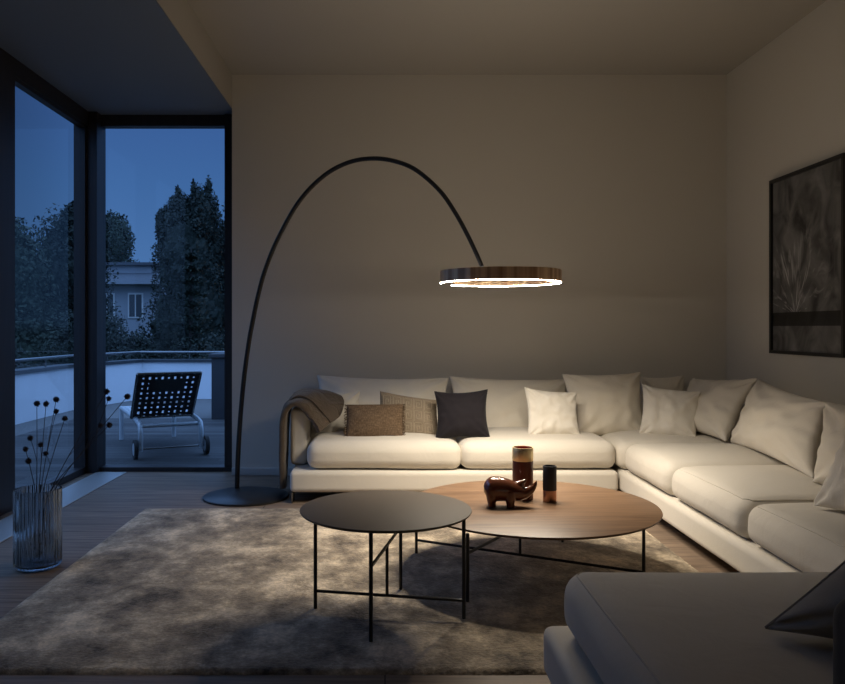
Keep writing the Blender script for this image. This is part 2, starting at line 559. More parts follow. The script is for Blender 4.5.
M['rug'] = rug_material()
m = MB(); NX, NY = 220, 170
vs = []; fs = []
for j in range(NY + 1):
    for i in range(NX + 1):
        u, v = i / NX, j / NY
        x = RX0 + (RX1 - RX0) * u; yy = RY0 + (RY1 - RY0) * v
        e = min(min(u, 1 - u) * NX, min(v, 1 - v) * NY)
        z = 0.014 + 0.0025 * noise.noise(V((x * 9, yy * 14, 0))) + 0.0015 * noise.noise(V((x * 40, yy * 40, 3)))
        if e < 1:
            z = 0.0005
            x += 0.006 * noise.noise(V((x * 60, yy * 60, 1))); yy += 0.006 * noise.noise(V((x * 60, yy * 60, 9)))
        elif e < 2:
            z *= 0.9
        vs.append((x, yy, z))
for j in range(NY):
    for i in range(NX):
        a = j * (NX + 1) + i
        fs.append((a, a + 1, a + NX + 2, a + NX + 1))
m.add(vs, fs)
RUG = tag(m.build('rug', M['rug'], angle=80), 'mottled grey beige short pile rug under the coffee tables', 'rug')

# =================================================================== SOFA
BT = 0.214        # top of the plinth
ST = 0.397        # seat height at the cushion edge
piping_m = fabric('cream_piping', (0.65, 0.605, 0.53), wr=0.05)


def seat_cushion(parent, x0, x1, y0, y1, seed, crown=0.034, lift=0.0, piping=False, r=0.064, mat=None):
    b = MB(); b.rbox(x0, x1, y0, y1, BT + 0.002 + min(lift, 0.01), ST + lift, r, n=22, crown=crown, side=0.016, wr=0.007, seed=seed)
    o = b.build('seat_cushion', mat or M['sofa'], parent, angle=180)
    if piping:
        fx, h, c = b.fix
        ex, ey = h.x - r + 0.62 * r, h.y - r + 0.62 * r
        k = r * 0.5
        ring = [(-ex + k, -ey), (ex - k, -ey), (ex, -ey + k), (ex, ey - k), (ex - k, ey), (-ex + k, ey), (-ex, ey - k), (-ex, -ey + k), (-ex + k, -ey)]
        pp = []
        for i in range(len(ring) - 1):
            A_, B_ = V((*ring[i], h.z)), V((*ring[i + 1], h.z))
            nq = 24 if i % 2 == 0 else 5
            for q in range(nq):
                pp.append(fx(A_.lerp(B_, q / nq)))
        pp.append(fx(V((*ring[-1], h.z))))
        p = MB(); p.tube(pp, 0.0032, 6)
        p.build('piping', piping_m, o)
    return o


def leg_plate(parent, x, y, dx=0.012, dy=0.12):
    b = MB(); b.rbox(x - dx / 2, x + dx / 2, y - dy / 2, y + dy / 2, 0.0, 0.074, 0.002, n=1)
    b.build('leg', M['chrome'], parent)


s1 = thing('sofa_section', 'cream linen sofa section along the back wall with a low armrest', 'sofa', (0.45, 5.45, 0))
b = MB(); b.rbox(-0.625, 1.53, 5.0, 5.95, 0.072, BT, 0.03, n=20, wr=0.0015); b.build('base', M['sofab'], s1)
b = MB(); b.rbox(-0.645, -0.53, 5.2, 5.95, BT + 0.001, 0.605, 0.035, n=10); b.build('armrest', M['sofab'], s1)
b = MB(); b.rbox(-0.525, 1.53, 5.86, 5.95, BT + 0.001, 0.60, 0.03, n=10); b.build('backrest', M['sofab'], s1)
seat_cushion(s1, -0.512, 0.498, 5.015, 5.85, 1.0)
seat_cushion(s1, 0.503, 1.522, 5.015, 5.85, 5.0)
for (x, y) in ((-0.61, 5.07), (1.40, 5.07), (-0.60, 5.85), (1.40, 5.85)):
    leg_plate(s1, x, y)

s2 = thing('sofa_section', 'cream linen corner sofa section running along the right wall', 'sofa', (2.1, 4.2, 0))
b = MB(); b.rbox(1.545, 2.62, 2.45, 5.95, 0.072, BT, 0.03, n=24, wr=0.0015); b.build('base', M['sofab'], s2)
b = MB(); b.rbox(2.53, 2.62, 2.45, 5.95, BT + 0.001, 0.60, 0.03, n=10); b.build('backrest', M['sofab'], s2)
seat_cushion(s2, 1.535, 2.52, 5.005, 5.90, 11.0)
seat_cushion(s2, 1.56, 2.52, 4.205, 4.995, 13.0)
seat_cushion(s2, 1.56, 2.52, 3.335, 4.195, 17.0, piping=True)
seat_cushion(s2, 1.56, 2.52, 2.46, 3.325, 19.0, piping=True)
for (x, y) in ((1.62, 5.85), (2.55, 5.85), (1.66, 2.6), (2.55, 2.6), (1.66, 4.3)):
    leg_plate(s2, x, y)

s3 = thing('sofa_section', 'cream linen chaise section in the right foreground with a dark backrest', 'sofa', (1.5, 1.9, 0))
b = MB(); b.rbox(0.492, 2.62, 1.28, 2.40, 0.072, BT + 0.01, 0.03, n=20, wr=0.0015); b.build('base', M['sofab'], s3)
seat_cushion(s3, 0.55, 2.62, 1.46, 2.35, 23.0, piping=True, crown=0.022, lift=0.016, r=0.06)
b = MB(); b.rbox(0.83, 2.62, 1.33, 1.45, BT + 0.001, 0.655, 0.045, n=10); o = b.build('backrest', M['darkcloth'], s3); o['label'] = 'dark cloth backrest panel'
for (x, y) in ((0.53, 2.33), (0.53, 1.36), (2.55, 2.33), (2.55, 1.36)):
    b = MB(); b.rbox(x - 0.014, x + 0.014, y - 0.05, y + 0.05, 0.0, 0.074, 0.003, n=1); b.build('leg', M['black'], s3)


# =================================================================== CUSHIONS
class Pillow:
    def __init__(self, bl, br, tr, tl, thick, pull=0.07, wr=0.012, seed=0.0, a=0.5):
        self.c = [V(p) for p in (bl, br, tr, tl)]
        self.t, self.pull, self.wr, self.seed, self.a = thick, pull, wr, seed, a
        n = (self.c[1] - self.c[0]).cross(self.c[3] - self.c[0]) + (self.c[2] - self.c[3]).cross(self.c[2] - self.c[1])
        self.n = n.normalized()

    def p(self, u, v, side):
        u2 = u * (1 - self.pull * (1 - v * v)); v2 = v * (1 - self.pull * (1 - u * u))
        s, t = (u2 + 1) / 2, (v2 + 1) / 2
        bl, br, tr, tl = self.c
        q = bl * (1 - s) * (1 - t) + br * s * (1 - t) + tr * s * t + tl * (1 - s) * t
        e = max(0.0, (1 - u * u) * (1 - v * v))
        h = self.t / 2 * e ** self.a
        # filling sinks a little towards the bottom
        h *= 1 - 0.14 * v
        w = 0
        if self.wr:
            k = e ** 0.35
            sd = self.seed
            w = noise.noise(V((u * 2.0 + sd, v * 2.0, side * 3))) * 1.2 + noise.noise(V((u * 4.6, v * 3.6 + sd, side * 5))) * 0.6
            # creases running out of the corners and the seams
            cr = abs(u) ** 2 * abs(v) ** 2
            ang = math.atan2(1.15 - abs(v), 1.15 - abs(u))
            w += cr * 2.2 * math.sin(ang * 13 + sd * 2)
            w += 0.5 * abs(v) ** 4 * math.sin(u * 17 + sd) * (1 - abs(u)) + 0.5 * abs(u) ** 4 * math.sin(v * 17 + sd) * (1 - abs(v))
            w *= self.wr * k
        return q + self.n * (side * h + w)

    def mesh(self, mb=None, n=36):
        mb = mb or MB()

        def g(k):
            t = -1 + 2 * k / n
            return math.sin(t * PI / 2) * 0.6 + t * 0.4
        for side in (1, -1):
            vs, fs, uv = [], [], []
            for j in range(n + 1):
                for i in range(n + 1):
                    u, v = g(i), g(j)
                    vs.append(self.p(u, v, side)); uv.append(((u + 1) / 2, (v + 1) / 2))
            for j in range(n):
                for i in range(n):
                    a = j * (n + 1) + i
                    q = (a, a + 1, a + n + 2, a + n + 1)
                    fs.append(q if side > 0 else q[::-1])
            mb.add(vs, fs, uv)
        return mb

    def seam(self, name, mat, parent, r=0.0035):
        pts = []
        for k in range(28): pts.append(self.p(-1 + 2 * k / 28, -1, 1))
        for k in range(28): pts.append(self.p(1, -1 + 2 * k / 28, 1))
        for k in range(28): pts.append(self.p(1 - 2 * k / 28, 1, 1))
        for k in range(29): pts.append(self.p(-1, 1 - 2 * k / 28, 1))
        mb = MB(); mb.tube(pts, r, 6)
        return mb.build(name, mat, parent)


def pillow(name, label, mat, corners, thick, cat='cushion', group=None, seam=None, **kw):
    P = Pillow(*corners, thick, **kw)
    o = P.mesh().build(name, mat, angle=180)
    o.location = (0, 0, 0)
    tag(o, label, cat, group)
    if seam:
        P.seam('piping', seam, o)
    return o, P


GB = 'loose back cushions of the corner sofa'
pillow('back_cushion', 'wide white back cushion behind the blanket end of the sofa, leftmost against the wall', M['white'],
       (at(314, 441, 5.68), at(451, 441, 5.68), at(449, 378, 5.80), at(317, 375, 5.80)), 0.20, group=GB, seed=1.3, pull=0.075, a=0.42, wr=0.02)
pillow('back_cushion', 'wide cream back cushion standing behind the charcoal pillow and the small white pillow', M['cream'],
       (at(451, 441, 5.68), at(570, 441, 5.68), at(568, 379, 5.80), at(449, 376, 5.80)), 0.20, group=GB, seed=4.1, pull=0.075, a=0.42, wr=0.02)
pillow('back_cushion', 'large square cream cushion, the tallest along the back wall', M['cream'],
       (at(573, 438, 5.46), at(646, 437, 5.46), at(641, 372, 5.60), at(562, 374, 5.60)), 0.20, group=GB, seed=7.7, pull=0.075, a=0.42, wr=0.02)
pillow('back_cushion', 'cream cushion peeking out low behind the others in the sofa corner', M['cream'],
       (at(636, 436, 5.72), at(690, 436, 5.72), at(684, 375, 5.82), at(640, 377, 5.82)), 0.14, group=GB, seed=9.2)
pillow('back_cushion', 'cream cushion slouching in the sofa corner against the right wall', M['cream'],
       (V((2.08, 5.52, 0.42)), V((2.19, 4.92, 0.42)), V((2.405, 4.94, 0.825)), V((2.29, 5.70, 0.775))), 0.20, group=GB, seed=12.5, pull=0.10, a=0.45, wr=0.02)
pillow('back_cushion', 'largest cream back cushion, leaning along the right wall with a raised corner', M['cream'],
       (V((2.19, 4.84, 0.425)), V((2.055, 3.66, 0.425)), V((2.17, 3.74, 0.785)), V((2.385, 4.88, 0.825))), 0.22, group=GB, seed=15.1, pull=0.09, a=0.45, wr=0.02)
pillow('back_cushion', 'cream back cushion at the right edge of the photo behind a small pillow', M['cream'],
       (V((2.01, 3.60, 0.425)), V((2.12, 2.55, 0.425)), V((2.27, 2.55, 0.82)), V((2.09, 3.64, 0.80))), 0.22, group=GB, seed=18.1, pull=0.08, a=0.45, wr=0.02)

GT = 'throw pillows on the corner sofa'
pillow('throw_pillow', 'small white throw pillow half covered by the brown blanket', M['white'],
       (at(308, 442, 5.47), at(362, 441, 5.47), at(360, 391, 5.56), at(310, 389, 5.56)), 0.12, group=GT, seed=21.0, pull=0.10, wr=0.016)
pillow('throw_pillow', 'small white square pillow leaning left of the tallest cream cushion', M['white'],
       (at(527, 438, 5.26), at(581, 437, 5.26), at(577, 392, 5.36), at(524, 387, 5.36)), 0.13, group=GT, seed=23.0, pull=0.10, wr=0.016)
pillow('throw_pillow', 'white square pillow leaning at the sofa corner, right of the tallest cream cushion', M['white'],
       (at(638, 436, 5.30), at(697, 441, 5.16), at(701, 391, 5.26), at(642, 384, 5.40)), 0.13, group=GT, seed=26.0, pull=0.10, wr=0.016)
pillow('throw_pillow', 'small cream pillow resting on the right seat at the edge of the photo', M['white'],
       (V((1.735, 3.1, 0.43)), V((1.84, 2.66, 0.43)), V((2.05, 2.70, 0.77)), V((1.915, 3.18, 0.745))), 0.16, group=GT, seed=29.0, pull=0.10, wr=0.016)
pillow('throw_pillow', 'dark grey pillow slumped on the foreground chaise against its backrest', M['greyc'],
       (V((0.895, 1.80, 0.445)), V((1.33, 1.60, 0.435)), V((1.50, 1.52, 0.78)), V((1.19, 1.70, 0.78))), 0.28, group=GT, seed=31.0, pull=0.03, seam=M['greyc'], wr=0.03)


def slub_fabric(name, c1, c2, sx_=60, sy_=14):
    m, nt, b, N, L = new_mat(name)
    b.inputs['Roughness'].default_value = 0.9; b.inputs['Specular IOR Level'].default_value = 0.15
    t = N.new('ShaderNodeTexCoord'); mp = N.new('ShaderNodeMapping')
    mp.inputs['Scale'].default_value = (sx_, sy_, 1)
    L.new(t.outputs['UV'], mp.inputs['Vector'])
    n = N.new('ShaderNodeTexNoise'); n.inputs['Scale'].default_value = 1.0; n.inputs['Detail'].default_value = 5
    L.new(mp.outputs[0], n.inputs['Vector'])
    mp2 = N.new('ShaderNodeMapping'); mp2.inputs['Scale'].default_value = (8, 90, 1)
    L.new(t.outputs['UV'], mp2.inputs['Vector'])
    n2 = N.new('ShaderNodeTexNoise'); n2.inputs['Scale'].default_value = 1.0; n2.inputs['Detail'].default_value = 4
    L.new(mp2.outputs[0], n2.inputs['Vector'])
    ad = N.new('ShaderNodeMath'); ad.operation = 'MULTIPLY'
    L.new(n.outputs['Fac'], ad.inputs[0]); L.new(n2.outputs['Fac'], ad.inputs[1])
    rm = N.new('ShaderNodeValToRGB')
    rm.color_ramp.elements[0].position = 0.15; rm.color_ramp.elements[0].color = (*c1, 1)
    rm.color_ramp.elements[1].position = 0.38; rm.color_ramp.elements[1].color = (*c2, 1)
    L.new(ad.outputs[0], rm.inputs['Fac']); L.new(rm.outputs['Color'], b.inputs['Base Color'])
    bp = N.new('ShaderNodeBump'); bp.inputs['Strength'].default_value = 0.5; bp.inputs['Distance'].default_value = 0.004
    L.new(ad.outputs[0], bp.inputs['Height']); L.new(bp.outputs[0], b.inputs['Normal'])
    return m


M['slub'] = slub_fabric('brown_slub_weave', (0.085, 0.055, 0.034), (0.20, 0.14, 0.09))
M['keyc'] = slub_fabric('taupe_pillow_cloth', (0.22, 0.175, 0.125), (0.30, 0.245, 0.18), 90, 60)
M['keyt'] = fabric('embroidery_thread', (0.33, 0.275, 0.205), wr=0.05)


def pin_fabric(name, c1, c2, n):
    m, nt, b, N, L = new_mat(name)
    b.inputs['Roughness'].default_value = 0.8; b.inputs['Specular IOR Level'].default_value = 0.2; b.inputs['Sheen Weight'].default_value = 0.04
    t = N.new('ShaderNodeTexCoord'); w = N.new('ShaderNodeTexWave')
    w.wave_type = 'BANDS'; w.bands_direction = 'X'; w.inputs['Scale'].default_value = n / 2 / PI * 1.0
    w.inputs['Distortion'].default_value = 0.15
    L.new(t.outputs['UV'], w.inputs['Vector'])
    rm = N.new('ShaderNodeValToRGB')
    rm.color_ramp.elements[0].position = 0.0; rm.color_ramp.elements[0].color = (*c1, 1)
    rm.color_ramp.elements[1].position = 0.5; rm.color_ramp.elements[1].color = (*c2, 1)
    L.new(w.outputs['Fac'], rm.inputs['Fac']); L.new(rm.outputs['Color'], b.inputs['Base Color'])
    bp = N.new('ShaderNodeBump'); bp.inputs['Strength'].default_value = 0.3; bp.inputs['Distance'].default_value = 0.003
    L.new(w.outputs['Fac'], bp.inputs['Height']); L.new(bp.outputs[0], b.inputs['Normal'])
    return m


M['char'] = pin_fabric('charcoal_ribbed_velvet', (0.008, 0.0065, 0.009), (0.016, 0.0135, 0.018), 34 * 2 * PI)
M['charp'] = fabric('charcoal_piping_cloth', (0.022, 0.021, 0.025), wr=0.05)

o, P = pillow('throw_pillow', 'taupe pillow embroidered with a Greek key pattern', M['keyc'],
              (at(376, 439, 5.31), at(440, 439, 5.30), at(437, 400, 5.40), at(380, 391, 5.42)), 0.12, group=GT, seed=35.0, pull=0.05, wr=0.006)
key = MB()
unit = [(0, 0), (0, 1), (0.82, 1), (0.82, 0.22), (0.28, 0.22), (0.28, 0.70), (0.56, 0.70), (0.56, 0.46)]
cols, rows = 5, 3
for ci in range(cols):
    for ri in range(rows):
        pts = []
        for i in range(len(unit) - 1):
            for q in range(7):
                a, bb = V((*unit[i], 0)), V((*unit[i + 1], 0))
                pts.append(a.lerp(bb, q / 7))
        pts.append(V((*unit[-1], 0)))
        P3 = []
        for w_ in pts:
            u = -0.90 + (ci + w_.x * 0.86 + 0.05) * 1.80 / cols
            v = -0.88 + (ri + w_.y * 0.86 + 0.05) * 1.76 / rows
            P3.append(P.p(u, v, 1) + P.n * 0.0005)
        key.tube(P3, 0.0030, 5)
for ci in range(1, cols):
    u = -0.90 + (ci - 0.035) * 1.80 / cols
    key.tube([P.p(u, -0.9 + 1.8 * q / 20, 1) for q in range(21)], 0.0015, 5)
kk = key.build('greek_key_embroidery', M['keyt'], o); kk['label'] = 'raised pale Greek key embroidery'

o, P = pillow('throw_pillow', 'brown woven lumbar pillow with fringed ends beside the blanket', M['slub'],
              (at(346, 439, 5.18), at(403, 439, 5.18), at(403, 404, 5.28), at(347, 404.5, 5.28)), 0.12, group=GT, seed=38.0, pull=0.015, wr=0.006)
for sgn in (-1, 1):
    fr = MB()
    for k in range(60):
        v = -1 + 2 * (k + random.random()) / 60
        a = P.p(sgn, v, 1)
        d = (P.c[1] - P.c[0]).normalized() * sgn
        q1 = a + d * 0.008 + V((0, random.uniform(-.006, .006), random.uniform(-.005, .005)))
        q2 = a + d * random.uniform(0.012, 0.022) + V((0, random.uniform(-.012, .012), random.uniform(-.012, .008)))
        fr.tube([a - d * 0.004, q1, q2], [0.0022, 0.002, 0.0012], 4)
    fr.build('fringe', M['slub'], o)

pillow('throw_pillow', 'charcoal ribbed square pillow with piped edges on the back section', M['char'],
       (at(435.5, 440, 5.17), at(490, 438, 5.17), at(487.5, 389.5, 5.27), at(434.5, 391.5, 5.27)), 0.13, group=GT, seed=41.0, pull=0.12, wr=0.010, seam=M['charp'])

# =================================================================== BLANKET over the armrest
M['blanket'] = fabric('brown_wool', (0.085, 0.062, 0.044), wr=0.7, wscale=14, strength=0.5, var=0.25, sheen=0.3)


def sheet(paths, thick, name, mat, parent=None, n=40, noise_amp=0.006):
    """paths: list of polylines (near to far); lofts a cloth of real thickness through them"""
    rows_ = [catmull(p, 6) for p in paths]
    L = len(rows_[0])
    cols_ = []
    for i in range(L):
        cols_.append(catmull([r[i] for r in rows_], 6))
    K = len(cols_[0])
    top = [[None] * K for _ in range(L)]; bot = [[None] * K for _ in range(L)]
    for i in range(L):
        for k in range(K):
            du = cols_[min(i + 1, L - 1)][k] - cols_[max(i - 1, 0)][k]
            dv = cols_[i][min(k + 1, K - 1)] - cols_[i][max(k - 1, 0)]
            nn = du.cross(dv).normalized()
            p = cols_[i][k]
            nz = noise.noise(p * 9) * noise_amp + noise.noise(p * 30) * noise_amp * 0.25
            tt = thick * (0.55 if k in (0, K - 1) else (0.85 if k in (1, K - 2) else 1))
            top[i][k] = p + nn * (tt / 2 + nz); bot[i][k] = p - nn * (tt / 2 - nz)
    mb = MB(); vs = []; fs = []
    for g_ in (top, bot):
        for i in range(L):
            vs += g_[i]
    o2 = L * K
    for i in range(L - 1):
        for k in range(K - 1):
            a = i * K + k
            fs.append((a, a + 1, a + K + 1, a + K)); fs.append((a + o2, a + K + o2, a + K + 1 + o2, a + 1 + o2))
    for i in range(L - 1):
        for k in (0, K - 1):
            a = i * K + k; fs.append((a, a + K, a + K + o2, a + o2))
    for k in range(K - 1):
        for i in (0, L - 1):
            a = i * K + k; fs.append((a, a + 1, a + 1 + o2, a + o2))
    mb.add(vs, fs)
    return mb.build(name, mat, parent, angle=70)


def bl(y, pts):
    return [V((x, y, z - 0.055 * max(0.0, min(1.0, (z - 0.4) / 0.2)))) for x, z in pts]


tag(sheet([
    bl(5.13, [(-0.690, 0.07), (-0.694, 0.24), (-0.692, 0.42), (-0.690, 0.56), (-0.670, 0.645), (-0.62, 0.690), (-0.56, 0.668), (-0.505, 0.600), (-0.465, 0.53), (-0.445, 0.47)]),
    bl(5.22, [(-0.695, 0.06), (-0.698, 0.24), (-0.694, 0.42), (-0.690, 0.57), (-0.668, 0.670), (-0.60, 0.708), (-0.53, 0.690), (-0.470, 0.635), (-0.42, 0.57), (-0.395, 0.52)]),
    bl(5.34, [(-0.705, 0.05), (-0.700, 0.24), (-0.694, 0.42), (-0.690, 0.58), (-0.665, 0.680), (-0.59, 0.716), (-0.51, 0.706), (-0.430, 0.675), (-0.365, 0.635), (-0.315, 0.595)]),
    bl(5.44, [(-0.720, 0.05), (-0.710, 0.24), (-0.700, 0.42), (-0.690, 0.58), (-0.665, 0.680), (-0.59, 0.722), (-0.51, 0.725), (-0.430, 0.715), (-0.375, 0.700), (-0.330, 0.680)]),
], 0.042, 'throw_blanket', M['blanket']), 'brown wool blanket draped over the sofa armrest', 'blanket')

BLK = bpy.data.objects['throw_blanket']
sheet([
    bl(5.21, [(-0.655, 0.706), (-0.60, 0.742), (-0.54, 0.730), (-0.47, 0.680), (-0.42, 0.618), (-0.375, 0.548)]),
    bl(5.30, [(-0.640, 0.730), (-0.58, 0.752), (-0.51, 0.745), (-0.44, 0.708), (-0.375, 0.660), (-0.315, 0.590)]),
    bl(5.42, [(-0.640, 0.738), (-0.58, 0.762), (-0.51, 0.764), (-0.44, 0.752), (-0.365, 0.722), (-0.295, 0.672)]),
    bl(5.47, [(-0.640, 0.738), (-0.58, 0.764), (-0.51, 0.768), (-0.44, 0.760), (-0.375, 0.744), (-0.315, 0.720)]),
], 0.018, 'folded_layer', M['blanket'], BLK)

# =================================================================== COFFEE TABLES
TB = 0.0145      # table feet stand on the pile


def coffee_table(name, label, c, R, t, legs, bar_z, high_z, topmat, loc):
    th = thing(name, label, 'coffee table', (c[0], c[1], 0))
    b = MB()
    n = 96
    b.lathe([(R - 0.014, t - 0.014), (R - 0.004, t - 0.009), (R, t - 0.003), (R - 0.001, t - 0.0006), (R - 0.003, t)], (0, 0, 0), n)
    b.build('tabletop', topmat, th, loc=(0, 0, 0), angle=30)
    A, B, Cc, D = [V((c[0] + q[0], c[1] + q[1], 0)) for q in legs]
    r = 0.0075
    for q in (A, B, Cc, D):
        b = MB(); b.tube([q + V((0, 0, TB)), q + V((0, 0, t - 0.012))], r, 10)
        b.build('leg', M['black'], th)
    b = MB(); b.tube([A + V((0, 0, bar_z)), Cc + V((0, 0, bar_z))], r * 0.85, 8); b.build('crossbar', M['black'], th)
    b = MB(); b.tube([B + V((0, 0, high_z)), D + V((0, 0, high_z))], r * 0.85, 8); b.build('crossbar', M['black'], th)
    # crossing of the two bars
    d1 = Cc - A; d2 = D - B
    den = d1.x * d2.y - d1.y * d2.x
    s = ((B.x - A.x) * d2.y - (B.y - A.y) * d2.x) / den
    X = A + d1 * s
    b = MB(); b.tube([X + V((0, 0, bar_z)), X + V((0, 0, high_z))], r * 0.85, 8); b.build('strut', M['black'], th)
    return th


M['smalltop'] = simple('dark_brown_lacquer', (0.125, 0.100, 0.076), 0.55, spec=0.25)
M['walnut'] = wood('walnut_veneer', (0.12, 0.064, 0.033), (0.235, 0.138, 0.076), 0.38, 1.0, (1.0, 11, 11), rot=0.12)
T1Z, T2Z = 0.42, 0.31
coffee_table('coffee_table', 'small round coffee table with a dark brown top, in front of the wooden one', (0.003, 3.1), 0.347, T1Z,
             ((-0.285, 0.0), (-0.054, -0.330), (0.305, -0.11), (0.065, 0.225)), 0.085, 0.285, M['smalltop'], None)
coffee_table('coffee_table', 'large low round coffee table with a walnut top carrying the rhino figurine', (0.703, 3.65), 0.586, T2Z,
             ((-0.545, 0.21), (-0.36, -0.475), (0.43, -0.30), (0.24, 0.41)), 0.080, 0.215, M['walnut'], None)

# =================================================================== OBJECTS ON THE WALNUT TABLE
M['redb'] = simple('oxblood_lacquer', (0.13, 0.026, 0.013), 0.35, var=0.25, vscale=9)
M['redin'] = simple('red_inner_lacquer', (0.30, 0.055, 0.03), 0.5)
M['brass'] = simple('brushed_brass', (0.92, 0.76, 0.44), 0.40, 0.75, bump=0.05, scale=30, stretch=(20, 20, 0.3))
M['copper'] = simple('brushed_copper', (0.46, 0.26, 0.18), 0.35, 1.0, bump=0.06, scale=30, stretch=(20, 20, 0.3))
M['blackm'] = simple('black_matte_lacquer', (0.016, 0.017, 0.022), 0.55)
cx_, cy_ = (522.8 - CX) * 3.765 / FPX, 3.765
t = thing('lidded_canister', 'tall oxblood cylinder canister with a brass band at its top', 'canister', (cx_, cy_, T2Z))
b = MB(); b.lathe([(0.049, 0), (0.0505, 0.002), (0.0505, 0.188)], (cx_, cy_, T2Z), 48); b.build('body', M['redb'], t)
b = MB(); b.lathe([(0.0495, 0.188), (0.0510, 0.190), (0.0510, 0.252), (0.0500, 0.254), (0.0470, 0.254), (0.0465, 0.19)], (cx_, cy_, T2Z), 64, close=False); b.build('collar', M['brass'], t)
b = MB(); b.lathe([(0.0462, 0.250), (0.0462, 0.189), (0.0, 0.189)], (cx_, cy_, T2Z), 48, close=False); b.build('inner_cup', M['redin'], t)
cx_, cy_ = (549.7 - CX) * 3.705 / FPX, 3.705
t = thing('lidded_canister', 'short slim canister with a black upper part and copper foot', 'canister', (cx_, cy_, T2Z))
b = MB(); b.lathe([(0.0315, 0), (0.0322, 0.001), (0.0322, 0.056)], (cx_, cy_, T2Z), 48); b.build('base', M['copper'], t)
b = MB(); b.lathe([(0.0325, 0.056), (0.033, 0.058), (0.033, 0.171), (0.0322, 0.173), (0.0285, 0.173), (0.028, 0.07), (0, 0.07)], (cx_, cy_, T2Z), 48, close=False); b.build('body', M['blackm'], t)


def rhino():
    """one smooth carved figurine: fat rump, head sweeping up into a curved horn, four stub legs"""
    q_ = [(97, 414, 4), (99, 414, 22), (106, 413, 44), (118, 412, 62), (135, 411, 76), (160, 409, 84), (200, 408, 83), (240, 413, 78), (280, 421, 70), (315, 427, 63), (345, 430, 55), (372, 428, 43), (396, 418, 33),
          (417, 403, 25), (434, 383, 17), (446, 360, 9), (451, 344, 3)]
    sk = [((a - 273) * 0.0007, (523 - z) * 0.0007, h * 0.0007, h * 0.0007 * 0.92) for a, z, h in q_]
    P_ = [V((a, 0, z)) for a, z, _, _ in sk]
    Ps = catmull(P_, 5); hs = catmull([V((h, w, 0)) for _, _, h, w in sk], 5)
    mb = MB(); n = 28; vs = []; fs = []
    for i, p in enumerate(Ps):
        tg = (Ps[min(i + 1, len(Ps) - 1)] - Ps[max(i - 1, 0)]).normalized()
        up = V((-tg.z, 0, tg.x))
        for k in range(n):
            a = 2 * PI * k / n
            vs.append(p + up * math.cos(a) * hs[i].x + V((0, 1, 0)) * math.sin(a) * hs[i].y)
    for i in range(len(Ps) - 1):
        for k in range(n):
            a, bb = i * n + k, i * n + (k + 1) % n
            fs.append((a, bb, bb + n, a + n))
    fs.append(tuple(range(n))); fs.append(tuple((len(Ps) - 1) * n + k for k in range(n)))
    mb.add(vs, fs)
    for lx in (-0.086, 0.000):
        for ly in (-0.027, 0.027):
            mb.tube([(lx, ly * 0.8, 0.07), (lx, ly, 0.04), (lx, ly, 0.018), (lx + 0.002, ly, 0.0)], [0.030, 0.025, 0.0195, 0.018], 18)
    # spike on the head
    mb.tube([(0.030, 0, 0.092), (0.052, 0, 0.108), (0.066, 0, 0.119), (0.077, 0, 0.132)], [0.026, 0.018, 0.010, 0.003], 14)
    o = mb.build('rhino_figurine', simple('glazed_brown_ceramic', (0.10, 0.032, 0.016), 0.14, coat=0.6, var=0.35, vscale=14), angle=180)
    md = o.modifiers.new('remesh', 'REMESH'); md.mode = 'VOXEL'; md.voxel_size = 0.0032; md.use_smooth_shade = True
    ms = o.modifiers.new('smooth', 'SMOOTH'); ms.iterations = 8; ms.factor = 0.5
    dg = bpy.context.evaluated_depsgraph_get()
    me = bpy.data.meshes.new_from_object(o.evaluated_get(dg))
    mat = o.data.materials[0]
    o.modifiers.clear(); o.data = me
    if not me.materials: me.materials.append(mat)
    me.polygons.foreach_set('use_smooth', [True] * len(me.polygons))
    # settle the feet on the table
    zmin = min(v.co.z for v in me.vertices)
    o.location = ((510 - CX) * 3.60 / FPX, 3.60, T2Z - zmin)
    o.rotation_euler = (0, 0, -0.10)
    return o


tag(rhino(), 'glossy brown rhino figurine with an upswept horn on the walnut table', 'figurine')

# =================================================================== ARC LAMP
A0, B0 = V((-1.05, 5.42, 0)), V((0.585, 4.565, 0))
d0 = B0 - A0
arc_px = [(237, 489), (237.8, 460), (240.2, 420), (243.8, 380), (248.5, 345), (252, 325), (258, 296), (265.5, 269), (279, 236.5), (299.5, 201), (323, 176.5), (347, 163), (371, 158.5),
          (394, 161), (416, 170), (440, 191), (456, 214), (468, 236), (477, 255), (482, 266.5)]
arc = []
for (px, py) in arc_px:
    k = (px - CX) / FPX
    s = (k * A0.y - A0.x) / (d0.x - k * d0.y)
    q = A0 + d0 * s
    arc.append(V((q.x, q.y, EYE - (py - CY) * q.y / FPX)))
arc[0].z = 0.016
arc = catmull(arc, 8)
lamp = thing('arc_floor_lamp', 'black arc floor lamp with a lit copper ring over the coffee tables', 'floor lamp', (-0.945, 5.2, 0))
b = MB(); b.lathe([(0.284, 0.0), (0.287, 0.003), (0.287, 0.012), (0.282, 0.016), (0.05, 0.017)], (-0.945, 5.2, 0), 72); b.build('base', M['blackl'], lamp)
b = MB(); nn = len(arc); b.tube(arc, [0.0175 - 0.005 * i / nn for i in range(nn)], 14); b.build('pole', M['blackl'], lamp)


